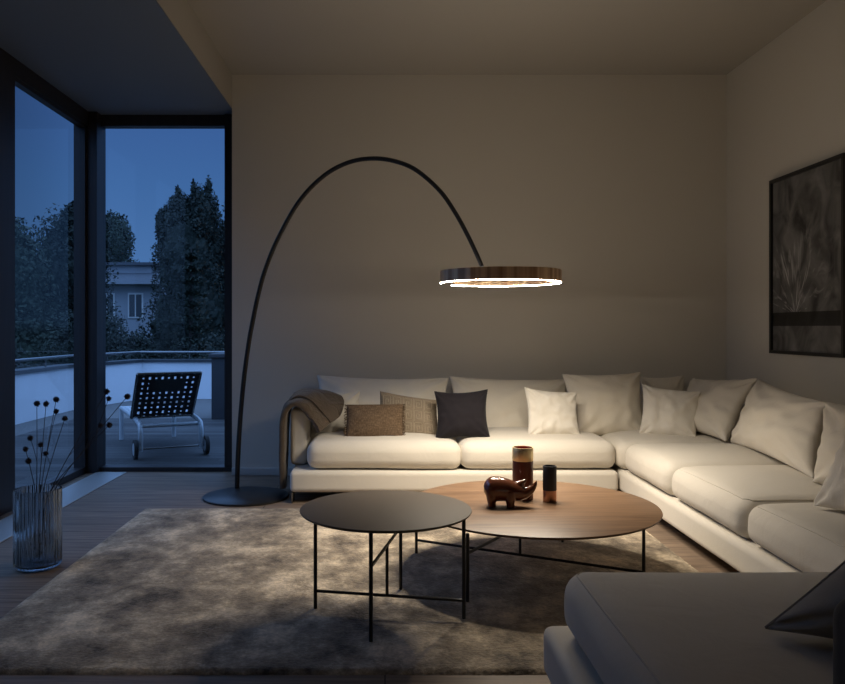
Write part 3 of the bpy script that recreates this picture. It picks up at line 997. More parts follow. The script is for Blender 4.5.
def ring_copper_reflections():
    m, nt, b, N, L = new_mat('polished_copper_ring')
    b.inputs['Metallic'].default_value = 0.38
    b.inputs['Roughness'].default_value = 0.34
    t = N.new('ShaderNodeTexCoord'); mp = N.new('ShaderNodeMapping')
    mp.inputs['Scale'].default_value = (26, 26, 0.01)
    L.new(t.outputs['Object'], mp.inputs['Vector'])
    n = N.new('ShaderNodeTexNoise'); n.inputs['Scale'].default_value = 1.0; n.inputs['Detail'].default_value = 4  # vertical reflection streaks painted into the copper colour
    L.new(mp.outputs[0], n.inputs['Vector'])
    rm = N.new('ShaderNodeValToRGB')
    rm.color_ramp.elements[0].position = 0.38; rm.color_ramp.elements[0].color = (0.55, 0.32, 0.18, 1)
    rm.color_ramp.elements[1].position = 0.66; rm.color_ramp.elements[1].color = (0.98, 0.76, 0.50, 1)
    L.new(n.outputs['Fac'], rm.inputs['Fac']); L.new(rm.outputs['Color'], b.inputs['Base Color'])
    return m


ringc = V((0.64, 4.25, 0)); RO, RI, RZ0, RZ1 = 0.333, 0.315, 1.402, 1.466
g0, g1 = math.radians(140), math.radians(170)          # the ring is open here


def arc_band(prof, a0, a1, n=120):
    mb = MB(); vs = []; fs = []; m_ = len(prof)
    for i in range(n + 1):
        a = a0 + (a1 - a0) * i / n
        for r, z in prof:
            vs.append(ringc + V((r * math.cos(a), r * math.sin(a), z)))
    for i in range(n):
        for k in range(m_):
            q, w_ = i * m_ + k, i * m_ + (k + 1) % m_
            fs.append((q, w_, w_ + m_, q + m_))
    fs.append(tuple(range(m_))); fs.append(tuple(n * m_ + k for k in reversed(range(m_))))
    mb.add(vs, fs)
    return mb


M['ring'] = ring_copper_reflections()
ra0, ra1 = g1 - 2 * PI, g0
ro = arc_band([(RO, RZ0), (RO, RZ1), (RI, RZ1), (RI, RZ0)], ra0, ra1).build('ring', M['ring'], lamp, angle=30)
ro['label'] = 'open polished copper ring'
st = arc_band([(RO - 0.002, RZ0 - 0.0005), (RO - 0.002, RZ0 - 0.0045), (RO - 0.004, RZ0 - 0.0045), (RO - 0.004, RZ0 - 0.0005)], ra0 + 0.005, ra1 - 0.005).build(
    'light_strip', emit('warm_led', LAMP_COLOR, LAMP_STRENGTH), ro, angle=30)

# the LEDs of the ring shine down through optics that narrow the beam
NL = 24
for i in range(NL):
    a = ra0 + 0.06 + (ra1 - ra0 - 0.12) * i / (NL - 1)
    ld = bpy.data.lights.new('ring_led', 'AREA'); ld.shape = 'RECTANGLE'; ld.size = 0.010; ld.size_y = 0.075
    ld.spread = math.radians(137); ld.energy = LAMP_WATTS / NL; ld.color = LAMP_COLOR
    lo = bpy.data.objects.new('ring_led', ld); C.objects.link(lo)
    lo.location = ringc + V((0.3215 * math.cos(a), 0.3215 * math.sin(a), RZ0 - 0.0008)); lo.rotation_euler = (0, 0, a)
    lo.parent = lamp; lo.matrix_parent_inverse = Matrix.Translation(-V(lamp.location))
    ld = bpy.data.lights.new('ring_up_fill', 'AREA'); ld.shape = 'RECTANGLE'; ld.size = 0.008; ld.size_y = 0.075  # upward fill added on the ring to brighten walls and ceiling
    ld.energy = UP_FILL_WATTS / NL; ld.color = LAMP_COLOR
    lo = bpy.data.objects.new('ring_up_fill', ld); C.objects.link(lo)
    lo.location = ringc + V((0.324 * math.cos(a), 0.324 * math.sin(a), RZ1 + 0.001)); lo.rotation_euler = (0, PI, -a)
    lo.parent = lamp; lo.matrix_parent_inverse = Matrix.Translation(-V(lamp.location))

# =================================================================== PICTURE on the right wall
def art_material():
    m, nt, b, N, L = new_mat('charcoal_drawing')
    t = N.new('ShaderNodeTexCoord'); sp = N.new('ShaderNodeSeparateXYZ')
    L.new(t.outputs['UV'], sp.inputs[0])                # x = across, y = up
    # smoky ground
    n = N.new('ShaderNodeTexNoise'); n.inputs['Scale'].default_value = 5; n.inputs['Detail'].default_value = 9; n.inputs['Distortion'].default_value = 1
    L.new(t.outputs['UV'], n.inputs['Vector'])
    # strokes fanning out from low centre: polar coordinates around (0.4, 0.2)
    sb = N.new('ShaderNodeVectorMath'); sb.operation = 'SUBTRACT'; sb.inputs[1].default_value = (0.36, 0.22, 0)
    L.new(t.outputs['UV'], sb.inputs[0])
    s2_ = N.new('ShaderNodeSeparateXYZ'); L.new(sb.outputs[0], s2_.inputs[0])
    at2 = N.new('ShaderNodeMath'); at2.operation = 'ARCTAN2'
    L.new(s2_.outputs['Y'], at2.inputs[0]); L.new(s2_.outputs['X'], at2.inputs[1])
    ln = N.new('ShaderNodeVectorMath'); ln.operation = 'LENGTH'; L.new(sb.outputs[0], ln.inputs[0])
    cb = N.new('ShaderNodeCombineXYZ')
    ml = N.new('ShaderNodeMath'); ml.operation = 'MULTIPLY'; ml.inputs[1].default_value = 6.0
    L.new(at2.outputs[0], ml.inputs[0]); L.new(ml.outputs[0], cb.inputs[0])
    ml2 = N.new('ShaderNodeMath'); ml2.operation = 'MULTIPLY'; ml2.inputs[1].default_value = 5.0
    L.new(ln.outputs['Value'], ml2.inputs[0]); L.new(ml2.outputs[0], cb.inputs[1])
    st_ = N.new('ShaderNodeTexNoise'); st_.inputs['Scale'].default_value = 1.0; st_.inputs['Detail'].default_value = 9; st_.inputs['Distortion'].default_value = 0.9
    L.new(cb.outputs[0], st_.inputs['Vector'])
    r1 = N.new('ShaderNodeMapRange'); r1.inputs['From Min'].default_value = 0.54; r1.inputs['From Max'].default_value = 0.8
    L.new(st_.outputs['Fac'], r1.inputs['Value'])
    # only above the band, fading with distance
    fd = N.new('ShaderNodeMapRange'); fd.inputs['From Min'].default_value = 0.62; fd.inputs['From Max'].default_value = 0.05
    L.new(ln.outputs['Value'], fd.inputs['Value'])
    ab = N.new('ShaderNodeMath'); ab.operation = 'GREATER_THAN'; ab.inputs[1].default_value = 0.235
    L.new(sp.outputs['Y'], ab.inputs[0])
    k1 = N.new('ShaderNodeMath'); k1.operation = 'MULTIPLY'; L.new(r1.outputs[0], k1.inputs[0]); L.new(fd.outputs[0], k1.inputs[1])
    k2 = N.new('ShaderNodeMath'); k2.operation = 'MULTIPLY'; L.new(k1.outputs[0], k2.inputs[0]); L.new(ab.outputs[0], k2.inputs[1])
    # dark horizontal band
    b1 = N.new('ShaderNodeMath'); b1.operation = 'COMPARE'; b1.inputs[1].default_value = 0.195; b1.inputs[2].default_value = 0.038
    L.new(sp.outputs['Y'], b1.inputs[0])
    g = N.new('ShaderNodeMapRange'); g.inputs['From Min'].default_value = 0.3; g.inputs['From Max'].default_value = 0.75
    g.inputs['To Min'].default_value = 0.03; g.inputs['To Max'].default_value = 0.26
    L.new(n.outputs['Fac'], g.inputs['Value'])
    k3 = N.new('ShaderNodeMath'); k3.operation = 'MULTIPLY_ADD'; k3.inputs[1].default_value = 0.8
    L.new(k2.outputs[0], k3.inputs[0]); L.new(g.outputs[0], k3.inputs[2])
    inv = N.new('ShaderNodeMath'); inv.operation = 'MULTIPLY_ADD'; inv.inputs[1].default_value = -0.85; inv.inputs[2].default_value = 1.0
    L.new(b1.outputs[0], inv.inputs[0])
    k4 = N.new('ShaderNodeMath'); k4.operation = 'MULTIPLY'; L.new(k3.outputs[0], k4.inputs[0]); L.new(inv.outputs[0], k4.inputs[1])
    cc = N.new('ShaderNodeCombineColor')
    for i in range(3): L.new(k4.outputs[0], cc.inputs[i])
    L.new(cc.outputs[0], b.inputs['Base Color'])
    b.inputs['Roughness'].default_value = 0.5; b.inputs['Specular IOR Level'].default_value = 0.3
    return m


AY0, AY1, AZ0, AZ1 = 4.40, 5.25, 0.978, 2.159
art = thing('framed_picture', 'tall abstract charcoal picture in a black frame on the right wall', 'picture', (XR, (AY0 + AY1) / 2, AZ0))
b = MB(); w_ = 0.022; x0, x1 = XR - 0.035, XR - 0.0005
b.box(x0, x1, AY0, AY0 + w_, AZ0, AZ1); b.box(x0, x1, AY1 - w_, AY1, AZ0, AZ1)
b.box(x0, x1, AY0 + w_, AY1 - w_, AZ0, AZ0 + w_); b.box(x0, x1, AY0 + w_, AY1 - w_, AZ1 - w_, AZ1)
b.build('frame', M['black'], art, smooth=False)
b = MB()
X_ = XR - 0.018
b.box(X_, XR - 0.002, AY0 + w_, AY1 - w_, AZ0 + w_, AZ1 - w_)
for i, p in enumerate(b.v):
    b.uv[i] = ((AY1 - p[1]) / (AY1 - AY0), (p[2] - AZ0) / (AZ1 - AZ0))
b.build('canvas', art_material(), art, smooth=False)

# =================================================================== VASE with dried flowers
VX, VY = -1.67, 3.68


def smoky_glass():
    m, nt, b, N, L = new_mat('smoky_ribbed_glass')
    b.inputs['Base Color'].default_value = (0.62, 0.70, 0.76, 1)
    b.inputs['Transmission Weight'].default_value = 1.0
    b.inputs['Roughness'].default_value = 0.03
    b.inputs['IOR'].default_value = 1.45
    return m


def ribs(r, z, a):
    if r < 0.1: return r
    return r + 0.0022 * math.cos(36 * a)


b = MB()
b.lathe([(0.0, 0.0), (0.085, 0.0), (0.097, 0.006), (0.105, 0.020), (0.1065, 0.04), (0.1065, 0.2), (0.1065, 0.372), (0.105, 0.377), (0.0995, 0.377), (0.0985, 0.367), (0.0985, 0.2), (0.0985, 0.035), (0.089, 0.018), (0.0, 0.016)],
        (VX, VY, 0.0005), 216, rfun=ribs, close=False)
tag(b.build('ribbed_vase', smoky_glass(), angle=60), 'tall ribbed smoky glass vase standing on the floor by the window', 'vase')
M['stem'] = simple('dried_stem', (0.035, 0.028, 0.024), 0.8)
M['thistle'] = simple('dried_thistle_head', (0.028, 0.022, 0.026), 0.9, bump=0.5, scale=300)


def zp(zx, zy):
    return zx * 0.4388, 300 + zy * 0.4386


stems = [  # heads (zoomed pixel), depth
    ([(84, 236), (69, 315)], 3.62, 'dried thistle stem with two heads rising at the left of the vase'),
    ([(105, 237), (93, 330)], 3.70, 'dried thistle stem with two heads, second from the left in the vase'),
    ([(128, 227), (128, 254)], 3.66, 'tallest upright dried thistle stem, two heads close together'),
    ([(148, 270), (104, 350)], 3.74, 'dried thistle stem leaning slightly right in the vase'),
    ([(58, 340), (65, 367)], 3.60, 'shortest dried thistle stem at the left rim of the vase'),
    ([(243, 209), (228, 286)], 3.72, 'long dried thistle stem arching far right in front of the corner post'),
    ([(290, 220), (248, 225)], 3.64, 'longest dried thistle stem reaching furthest right before the lounge chair'),
    ([(249, 285)], 3.69, 'low dried thistle stem stretched right with a single head'),
]
for i, (heads, dp, lab) in enumerate(stems):
    a = 2 * PI * i / len(stems)
    foot = V((VX + 0.035 * math.cos(a), VY + 0.035 * math.sin(a), 0.03))
    st_t = thing('dried_thistle', lab, 'dried flower', foot, 'dried thistles in the ribbed vase')
    tips = [at(*zp(*h), dp + 0.03 * k) for k, h in enumerate(heads)]
    rim = V((VX + 0.5 * (tips[0].x - VX) * 0.35, VY + 0.25 * (tips[0].y - VY), 0.36))
    rim.x = max(VX - 0.08, min(VX + 0.085, rim.x))
    main = catmull([foot, foot.lerp(rim, 0.5) + V((0.006, 0, 0)), rim, rim.lerp(tips[0], 0.5) + V((0, 0, 0.015)), tips[0]], 6)
    b = MB(); b.tube(main, [0.0026 - 0.0012 * k / len(main) for k in range(len(main))], 6)
    if len(tips) > 1:
        j = min(main, key=lambda p: (p - (rim.lerp(tips[0], 0.35 if i not in (6,) else 0.6))).length)
        b.tube(catmull([j, j.lerp(tips[1], 0.5) + V((0, 0, 0.006)), tips[1]], 5), 0.0014, 6)
    b.build('stem', M['stem'], st_t)
    for tp in tips:
        b = MB(); R_ = random.uniform(0.0105, 0.0135)
        b.ball(tp, R_, 12, 8)
        for q in range(70):
            d = V((random.gauss(0, 1), random.gauss(0, 1), random.gauss(0, 1))).normalized()
            b.tube([tp + d * R_ * 0.8, tp + d * (R_ + 0.004)], [0.0013, 0.0004], 4)
        b.build('flower_head', M['thistle'], st_t)

# =================================================================== TERRACE
DZ = -0.02
M['deck'] = planks('weathered_deck', (0.05, 0.048, 0.048), (0.10, 0.097, 0.096), 4.0, 0.14, 0.75, mortar=(0.02, 0.02, 0.02), ms=0.005, grain=0.8)
m = MB(); m.box(-4.0, 2.5, YG + 0.10, 9.9, DZ - 0.1, DZ)
m.box(-4.0, XL - 0.155, -2.0, YG + 0.10, DZ - 0.1, DZ)
struct(m.build('terrace_deck', M['deck'], smooth=False))
M['gravel'] = simple('grey_gravel', (0.15, 0.145, 0.14), 0.95, bump=1.0, scale=35, var=0.5, vscale=40)
m = MB(); m.box(-4.0, 2.5, 9.9, 12.75, DZ - 0.1, DZ - 0.012); m.box(-4.75, -4.0, -2.0, 12.75, DZ - 0.1, DZ - 0.012)
struct(m.build('gravel_bed', M['gravel'], smooth=False))
M['render'] = simple('white_render', (0.72, 0.74, 0.76), 0.9, bump=0.15, scale=60, var=0.05)
pts = [V((2.5, 12.75, 0)), V((-4.05, 12.75, 0)), V((-4.5, 11.0, 0)), V((-4.6, -2.0, 0))]


def wall_strip(pts, z0, z1, d0_, d1_):
    """mitred strip along a polyline, from offset d0_ to d1_ on its outer side"""
    def off(d):
        out = []
        for i, p in enumerate(pts):
            ns = []
            for a, bb in ((i - 1, i), (i, i + 1)):
                if a < 0 or bb >= len(pts): continue
                t_ = (pts[bb] - pts[a]).normalized(); ns.append(V((t_.y, -t_.x, 0)))
            nrm = sum(ns, V()).normalized(); c_ = nrm.dot(ns[0])
            out.append(p + nrm * d / c_)
        return out
    A_, B_ = off(d0_), off(d1_)
    mb = MB(); n = len(pts); vs = []; fs = []
    for i in range(n):
        for q, z in ((A_[i], z0), (A_[i], z1), (B_[i], z1), (B_[i], z0)):
            vs.append((q.x, q.y, z))
    for i in range(n - 1):
        for k in range(4):
            a, bb = i * 4 + k, i * 4 + (k + 1) % 4
            fs.append((a, bb, bb + 4, a + 4))
    fs.append((0, 1, 2, 3)); fs.append(tuple(4 * (n - 1) + k for k in (3, 2, 1, 0)))
    mb.add(vs, fs)
    return mb, off


sgn = 1
mb_, off = wall_strip(pts, DZ - 0.1, 0.58, 0.0, 0.2)
test = off(0.2)
if test[0].y < 12.75:        # outer side must lie beyond the terrace
    sgn = -1
    mb_, off = wall_strip(pts, DZ - 0.1, 0.58, 0.0, -0.2)
parapet = struct(mb_.build('parapet_wall', M['render'], smooth=False))
mb_, off = wall_strip(pts, 0.581, 0.625, -0.03 * sgn, 0.23 * sgn)
mb_.build('coping', simple('dark_zinc_coping', (0.06, 0.065, 0.07), 0.5, 0.5), parapet, smooth=False)
rl = thing('handrail', 'thin metal handrail running along the top of the terrace parapet', 'handrail', (0, 12.75, 0.6))
P_ = off(0.06 * sgn)
b = MB(); b.tube([q + V((0, 0, 0.745)) for q in P_], 0.022, 10); b.build('rail', M['chrome'], rl)
for i in range(len(P_) - 1):
    L_ = (P_[i + 1] - P_[i]).length; k = max(1, int(L_ / 1.4))
    for j in range(k):
        q = P_[i].lerp(P_[i + 1], (j + 0.5) / k)
        b = MB(); b.tube([q + V((0, 0, 0.622)), q + V((0, 0, 0.73))], 0.012, 8); b.build('bracket', M['chrome'], rl)
bx_ = thing('planter_box', 'tall dark planter box standing on the terrace by the parapet', 'planter', (-1.95, 10.05, DZ))
b = MB()
b.rbox(-2.22, -1.66, 9.78, 10.34, DZ, 0.77, 0.008, n=2); b.build('body', simple('dark_planter_panel', (0.035, 0.037, 0.042), 0.6), bx_)
b = MB(); b.rbox(-2.25, -1.63, 9.75, 10.37, 0.771, 0.82, 0.006, n=2); b.build('rim', simple('dark_planter_rim', (0.05, 0.052, 0.058), 0.5), bx_)

# ---- woven chaise on wheels
ca = math.radians(26)
cd = V((-math.sin(ca), math.cos(ca), 0)); cp = V((math.cos(ca), math.sin(ca), 0)); c0 = V((-1.94, 6.95, DZ))


def ch(s, w, z):
    return c0 + cd * s + cp * w + V((0, 0, z))


M['alu'] = simple('pale_powder_coat', (0.55, 0.58, 0.60), 0.4, 0.3)
M['strap'] = simple('dark_woven_strap', (0.018, 0.018, 0.020), 0.7, bump=0.2, scale=200)
M['rubber'] = simple('black_rubber', (0.012, 0.012, 0.012), 0.7)
lc = thing('lounge_chair', 'wheeled lounge chair with a dark woven strap back out on the terrace', 'lounge chair', c0)
for w_ in (-0.27, 0.27):
    b = MB()
    b.tube(catmull([ch(0.0, w_, 0.07), ch(-0.005, w_, 0.20), ch(0.02, w_, 0.27), ch(0.08, w_, 0.305), ch(0.35, w_, 0.325), ch(0.8, w_, 0.33), ch(1.33, w_, 0.33)], 6), 0.022, 12)
    b.build('side_rail', M['alu'], lc)
    b = MB(); b.tube([ch(1.33, w_, 0.0), ch(1.33, w_, 0.335)], 0.022, 12); b.build('leg', M['alu'], lc)
    wz = 0.088
    sw = 1 if w_ > 0 else -1
    R3 = [ch(0, w_ + sw * 0.045 - 0.016, wz), ch(0, w_ + sw * 0.045 + 0.016, wz)]
    b = MB(); b.tube(R3, 0.087, 32); wh = b.build('wheel', M['rubber'], lc, angle=30)
    b = MB(); b.tube([ch(0, w_ + sw * 0.045 - 0.018, wz), ch(0, w_ + sw * 0.045 + 0.018, wz)], 0.055, 24); b.build('hub', M['alu'], wh, angle=30)
b = MB(); b.tube([ch(0.06, -0.27, 0.285), ch(0.06, 0.27, 0.285)], 0.018, 10); b.build('cross_rail', M['alu'], lc)
b = MB(); b.tube([ch(0.0, -0.32, 0.088), ch(0.0, 0.32, 0.088)], 0.009, 10); b.build('axle', M['chrome'], lc)
b = MB(); b.tube([ch(1.33, -0.27, 0.33), ch(1.33, 0.27, 0.33)], 0.018, 10); b.build('cross_rail', M['alu'], lc)
bb0, bt0 = (0.34, 0.335), (-0.06, 0.765)


def bk(w, t_, lift=0.0):
    s = bb0[0] + (bt0[0] - bb0[0]) * t_; z = bb0[1] + (bt0[1] - bb0[1]) * t_
    return ch(s - lift * 0.73, w, z - lift * 0.68)


for w_ in (-0.305, 0.255):
    b = MB(); b.tube([bk(w_, 0), bk(w_, 1)], 0.013, 10); b.build('back_post', M['alu'] if False else M['chrome'], lc)
for t_ in (0.0, 1.0):
    b = MB(); b.tube([bk(-0.305, t_), bk(0.255, t_)], 0.012, 10); b.build('back_rail', M['chrome'], lc)


def strap(pa, pb, wd, wave, n=40, th_=0.003):
    """flat strap from function pa(t) with a weave ripple"""
    mb = MB(); vs = []; fs = []
    for i in range(n + 1):
        t_ = i / n
        p, side, nrm = pa(t_)
        p = p + nrm * wave(t_)
        for a, c_ in ((-1, 1), (1, 1), (1, -1), (-1, -1)):
            vs.append(p + side * a * wd / 2 + nrm * c_ * th_ / 2)
    for i in range(n):
        for k in range(4):
            q, w2 = i * 4 + k, i * 4 + (k + 1) % 4
            fs.append((q, w2, w2 + 4, q + 4))
    mb.add(vs, fs)
    return mb


upv = (bk(0, 1) - bk(0, 0)).normalized(); nv = cp.cross(upv).normalized()
NV, NH = 10, 9
vert = MB(); hor = MB()
for i in range(NV):
    w_ = -0.275 + 0.50 * i / (NV - 1)
    s_ = strap(lambda t_, w_=w_: (bk(w_, t_), cp, nv), None, 0.038, lambda t_, i=i: 0.004 * math.cos(PI * (t_ * NH + i)))
    vert.add(s_.v, s_.f)
for j in range(NH):
    t0_ = (j + 0.5) / NH
    s_ = strap(lambda t_, t0_=t0_: (bk(-0.305 + 0.56 * t_, t0_), upv, nv), None, 0.041 if j not in (0, 8) else 0.034, lambda t_, j=j: -0.004 * math.cos(PI * (t_ * NV + j)))
    hor.add(s_.v, s_.f)
vert.build('back_webbing', M['strap'], lc); hor.build('back_webbing', M['strap'], lc)
b = MB(); pad = Pillow(bk(-0.20, 0.64, 0.02), bk(0.12, 0.64, 0.02), bk(0.12, 0.90, 0.02), bk(-0.20, 0.90, 0.02), 0.03, pull=0.02, wr=0.0)
pad.mesh(n=14).build('headrest_pad', M['strap'], lc)
seatw = MB()
for i in range(9):
    w_ = -0.23 + 0.46 * i / 8
    s_ = strap(lambda t_, w_=w_: (ch(0.36 + 0.88 * t_, w_, 0.345), cp, V((0, 0, 1))), None, 0.046, lambda t_, i=i: 0.004 * math.cos(PI * (t_ * 14 + i)))
    seatw.add(s_.v, s_.f)
for j in range(14):
    s0 = 0.36 + 0.88 * (j + 0.5) / 14
    s_ = strap(lambda t_, s0=s0: (ch(s0, -0.27 + 0.54 * t_, 0.345), cd, V((0, 0, 1))), None, 0.048, lambda t_, j=j: -0.004 * math.cos(PI * (t_ * 9 + j)))
    seatw.add(s_.v, s_.f)
seatw.build('seat_webbing', M['alu'], lc)

# =================================================================== GARDEN beyond the parapet
m = MB(); m.box(-70, 50, 12.9, 120, -1.3, -1.2); m.box(-70, -4.85, -30, 12.9, -1.3, -1.2)
struct(m.build('ground', simple('dark_lawn', (0.03, 0.045, 0.03), 0.95, var=0.4, vscale=2), smooth=False))
M['leafd'] = simple('dark_evergreen_leaves', (0.012, 0.020, 0.013), 0.8, var=0.5, vscale=3)
M['leafm'] = simple('mid_green_leaves', (0.020, 0.033, 0.018), 0.8, var=0.5, vscale=3)
M['bark'] = simple('dark_bark', (0.04, 0.03, 0.025), 0.9)


def leaves(mb, c, r, n, size, rnd, shell=0.55):
    c = V(c)
    for _ in range(n):
        d = V((rnd.gauss(0, 1), rnd.gauss(0, 1), rnd.gauss(0, 1))).normalized()
        k = shell + (1 - shell) * rnd.random() ** 0.6
        k *= 1 + 0.28 * noise.noise(V((d.x * 2.2 + c.x, d.y * 2.2 + c.y, d.z * 2.2 + c.z)))
        p = c + V((d.x * r[0] * k, d.y * r[1] * k, d.z * r[2] * k))
        a = V((rnd.gauss(0, 1), rnd.gauss(0, 1), rnd.gauss(0, 1))).normalized()
        b_ = a.cross(d if abs(a.dot(d)) < 0.95 else V((0, 0, 1))).normalized()
        s = size * rnd.uniform(0.6, 1.4)
        mb.add([p - a * s, p + b_ * s * 0.5, p + a * s, p - b_ * s * 0.5], [(0, 1, 2, 3)])


def tree(label, x, y, h, blobs, n, size, mat, seed, name='garden_tree', zb=-1.2, cat='tree', group='trees beyond the terrace'):
    rnd = random.Random(seed)
    t = thing(name, label, cat, (x, y, zb), group)
    f = MB()
    for (bx, by, bz, rx, ry, rz) in blobs:
        # inner dark mass keeps the crown opaque
        core = MB(); core.ball((x + bx, y + by, bz), 0.66, 40, 26, (rx, ry, rz))
        cc = V((x + bx, y + by, bz)); q_ = min(6.0, 2.4 / max(rx, 0.1))
        core.v = [tuple(cc + (V(p) - cc) * (1 + 0.30 * noise.noise(V(p) * q_) + 0.22 * noise.noise(V(p) * q_ * 3.1))) for p in core.v]
        f.add(core.v, core.f)
        leaves(f, (x + bx, y + by, bz), (rx, ry, rz), int(n * 2.4) if rx > 0.15 else 300, size * 0.68 if rx > 0.15 else size * 0.6, rnd, 0.5 if rx > 0.15 else 0.2)
    f.build('foliage', mat, t, smooth=False, merge=False)
    b = MB(); b.tube([(x, y, zb), (x + 0.05, y, zb + h * 0.4), (x, y, zb + h * 0.75)], [0.16, 0.12, 0.05], 8); b.build('trunk', M['bark'], t)
    return t


# row seen through the left pane
tree('leafy dark tree at the left end of the left pane', -10.4, 19.5, 5, [(0, 0, 2.2, 1.3, 1.1, 2.0), (-0.4, 0, 0.6, 1.5, 1.2, 1.4), (0.4, 0, 3.1, 0.8, 0.8, 0.9)], 2600, 0.085, M['leafd'], 1)
tree('round dark tree in the middle of the left pane', -9.1, 18.5, 5, [(0, 0, 2.2, 1.1, 1.0, 1.7), (0.2, 0, 0.5, 1.3, 1.1, 1.5), (-0.2, 0, 3.0, 0.7, 0.7, 0.8)], 2600, 0.085, M['leafm'], 2)
tree('taller dark tree beside the corner post in the left pane', -8.5, 20.5, 5, [(0, 0, 2.6, 1.1, 1.0, 1.9), (0.1, 0, 0.7, 1.4, 1.1, 1.5), (0.4, 0, 3.7, 0.7, 0.7, 0.8)], 2600, 0.085, M['leafd'], 3)
tree('low dark tree behind the corner post near the parapet', -6.3, 16.5, 4, [(-0.2, 0, 0.2, 0.9, 0.9, 1.2), (0.2, 0, -0.2, 1.0, 1.0, 1.0)], 2600, 0.08, M['leafm'], 4)
# far trees round the house
tree('distant tree rising left of the house roof', -16.3, 46, 9, [(0, 0, 6.3, 1.2, 1.2, 1.9), (0.3, 0, 3.5, 1.6, 1.4, 2.4)], 1500, 0.16, M['leafm'], 5)
tree('distant dome shaped tree directly above the house roof', -14.2, 52, 9, [(0, 0, 6.2, 1.5, 1.3, 1.9), (-0.2, 0, 7.6, 0.6, 0.6, 0.7), (0.9, 0, 4, 1.6, 1.5, 2.4)], 1800, 0.16, M['leafd'], 6)
tree('distant wide tree between the house and the big dark tree', -12.6, 58, 9, [(0, 0, 7.2, 2.0, 1.6, 2.2), (0.5, 0, 4, 2.3, 1.8, 2.6)], 1800, 0.16, M['leafd'], 7)
# the big dark tree and its neighbours
tree('big dark tree with spiky shoots, the tallest in the back pane', -4.75, 18, 6,
     [(0.08, 0, 2.6, 0.85, 0.9, 1.55), (-0.15, 0, 0.9, 0.80, 0.9, 1.7), (0.35, 0, 1.4, 0.95, 0.9, 1.6), (0.45, 0, 3.75, 0.42, 0.4, 0.75), (-0.05, 0, 3.7, 0.36, 0.4, 0.65),
      (0.60, 0, 4.40, 0.09, 0.09, 0.34), (0.25, 0, 4.38, 0.07, 0.07, 0.30), (-0.12, 0, 4.25, 0.08, 0.08, 0.28), (-0.42, 0, 3.55, 0.22, 0.2, 0.45)], 1900, 0.06, M['leafd'], 8)
tree('dark tree cut off by the right jamb of the back pane', -3.4, 18.6, 5, [(0, 0, 2.9, 0.75, 0.8, 1.6), (-0.1, 0, 1.0, 1.0, 0.9, 1.6)], 2200, 0.07, M['leafd'], 9)
rnd = random.Random(11)
t = thing('conifer', 'small paler conifer in front of the big dark tree', 'tree', (-3.85, 15.2, -1.2), 'trees beyond the terrace')
f = MB()
for L_ in range(16):
    z = -0.9 + 3.7 * L_ / 16; rr = 1.0 * (1 - L_ / 16.5) + 0.03
    for q in range(12):
        a = 2 * PI * q / 12 + L_ * 0.5
        for k in range(26):
            s = rnd.random()
            p = V((-3.85 + rr * s * math.cos(a), 15.2 + rr * s * math.sin(a), z - 0.28 * s * rr + rnd.gauss(0, 0.035)))
            d = V((math.cos(a + rnd.gauss(0, 0.7)), math.sin(a + rnd.gauss(0, 0.7)), rnd.gauss(0.1, 0.3))).normalized()
            w2 = d.cross(V((0, 0, 1))).normalized()
            sz = 0.055
            f.add([p - d * sz, p + w2 * sz * 0.4, p + d * sz, p - w2 * sz * 0.4], [(0, 1, 2, 3)])
f.build('foliage', M['leafm'], t, smooth=False, merge=False)
b = MB(); b.tube([(-3.85, 15.2, -1.2), (-3.85, 15.2, 2.75)], [0.09, 0.01], 8); b.build('trunk', M['bark'], t)
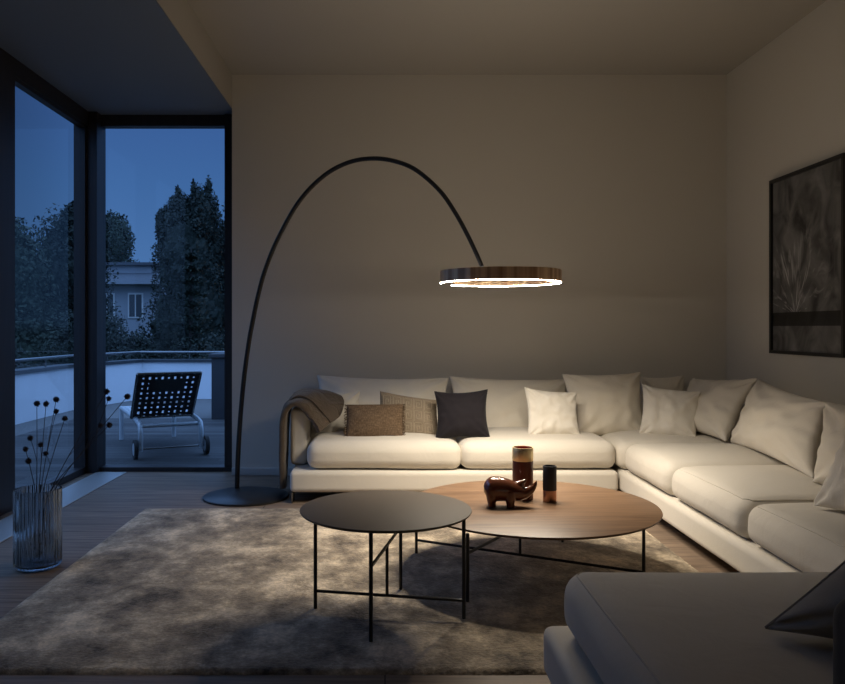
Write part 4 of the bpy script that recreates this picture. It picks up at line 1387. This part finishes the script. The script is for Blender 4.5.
for i, (x, y, rx, lab) in enumerate(((-5.9, 14.6, 0.9, 'low dark shrub behind the parapet, below the house'), (-4.9, 14.2, 0.8, 'low dark shrub behind the parapet, behind the lounge chair'),
                                     (-3.2, 14.3, 0.9, 'low dark shrub behind the parapet, beside the planter box'), (-7.3, 13.5, 1.1, 'low dark shrub beyond the parapet in the left pane, beside the corner post'),
                                     (-7.0, 11.5, 1.0, 'low dark shrub beyond the parapet in the left pane, at its left end'))):
    tree(lab, x, y, 1.6, [(0, 0, 0.0, rx, 0.7, 1.05), (0.3, 0.1, 0.35, rx * 0.5, 0.5, 0.75)] + ([(0.35, 0, 0.75, 0.75, 0.5, 0.85)] if i == 0 else []), 2200, 0.05, M['leafd'], 30 + i, 'garden_shrub', cat='shrub', group='shrubs behind the parapet')

# ---- house
hs = thing('house', 'pale house with a dark pitched roof seen beyond the terrace', 'house', (-13.0, 36, -1.2))
M['hwall'] = simple('pale_house_render', (0.24, 0.25, 0.265), 0.9)
M['hroof'] = simple('slate_roof', (0.07, 0.075, 0.085), 0.8, var=0.3, vscale=8)
b = MB(); b.box(-16.5, -10.2, 35.0, 41.0, -1.2, 3.25); b.build('wall', M['hwall'], hs, smooth=False)
b = MB()
pr = [(34.5, 3.15), (38.0, 3.95), (41.5, 3.15), (41.5, 3.30), (38.0, 4.10), (34.5, 3.30)]
vs = [(-17.0, y, z) for y, z in pr] + [(-9.9, y, z) for y, z in pr]
fs = [(0, 1, 4, 5), (1, 2, 3, 4), (11, 10, 7, 6), (10, 9, 8, 7)] + [(i, i + 6, (i + 1) % 6 + 6, (i + 1) % 6) for i in range(6)]
b.add(vs, fs); rf = b.build('roof', M['hroof'], hs, smooth=False)
b = MB(); b.box(-17.0, -9.9, 34.42, 34.5, 3.13, 3.30); b.build('gutter', M['hwall'], rf, smooth=False)
b = MB(); b.box(-13.4, -11.2, 36.6, 38.2, 3.6, 4.15); b.build('dormer', M['hwall'], rf, smooth=False)
b = MB(); b.box(-13.6, -11.0, 36.4, 38.4, 4.15, 4.28); b.build('dormer_roof', M['hroof'], rf, smooth=False)
for x in (-15.3, -14.0, -12.7, -11.4):
    b = MB(); b.box(x - 0.35, x + 0.35, 34.95, 35.0, 1.6, 2.75); wf = b.build('window', M['base'], hs, smooth=False)
    b = MB(); b.box(x - 0.28, x - 0.03, 34.93, 34.95, 1.67, 2.68); b.box(x + 0.03, x + 0.28, 34.93, 34.95, 1.67, 2.68)
    b.build('pane', simple('dark_pane', (0.02, 0.025, 0.03), 0.1), wf, smooth=False)
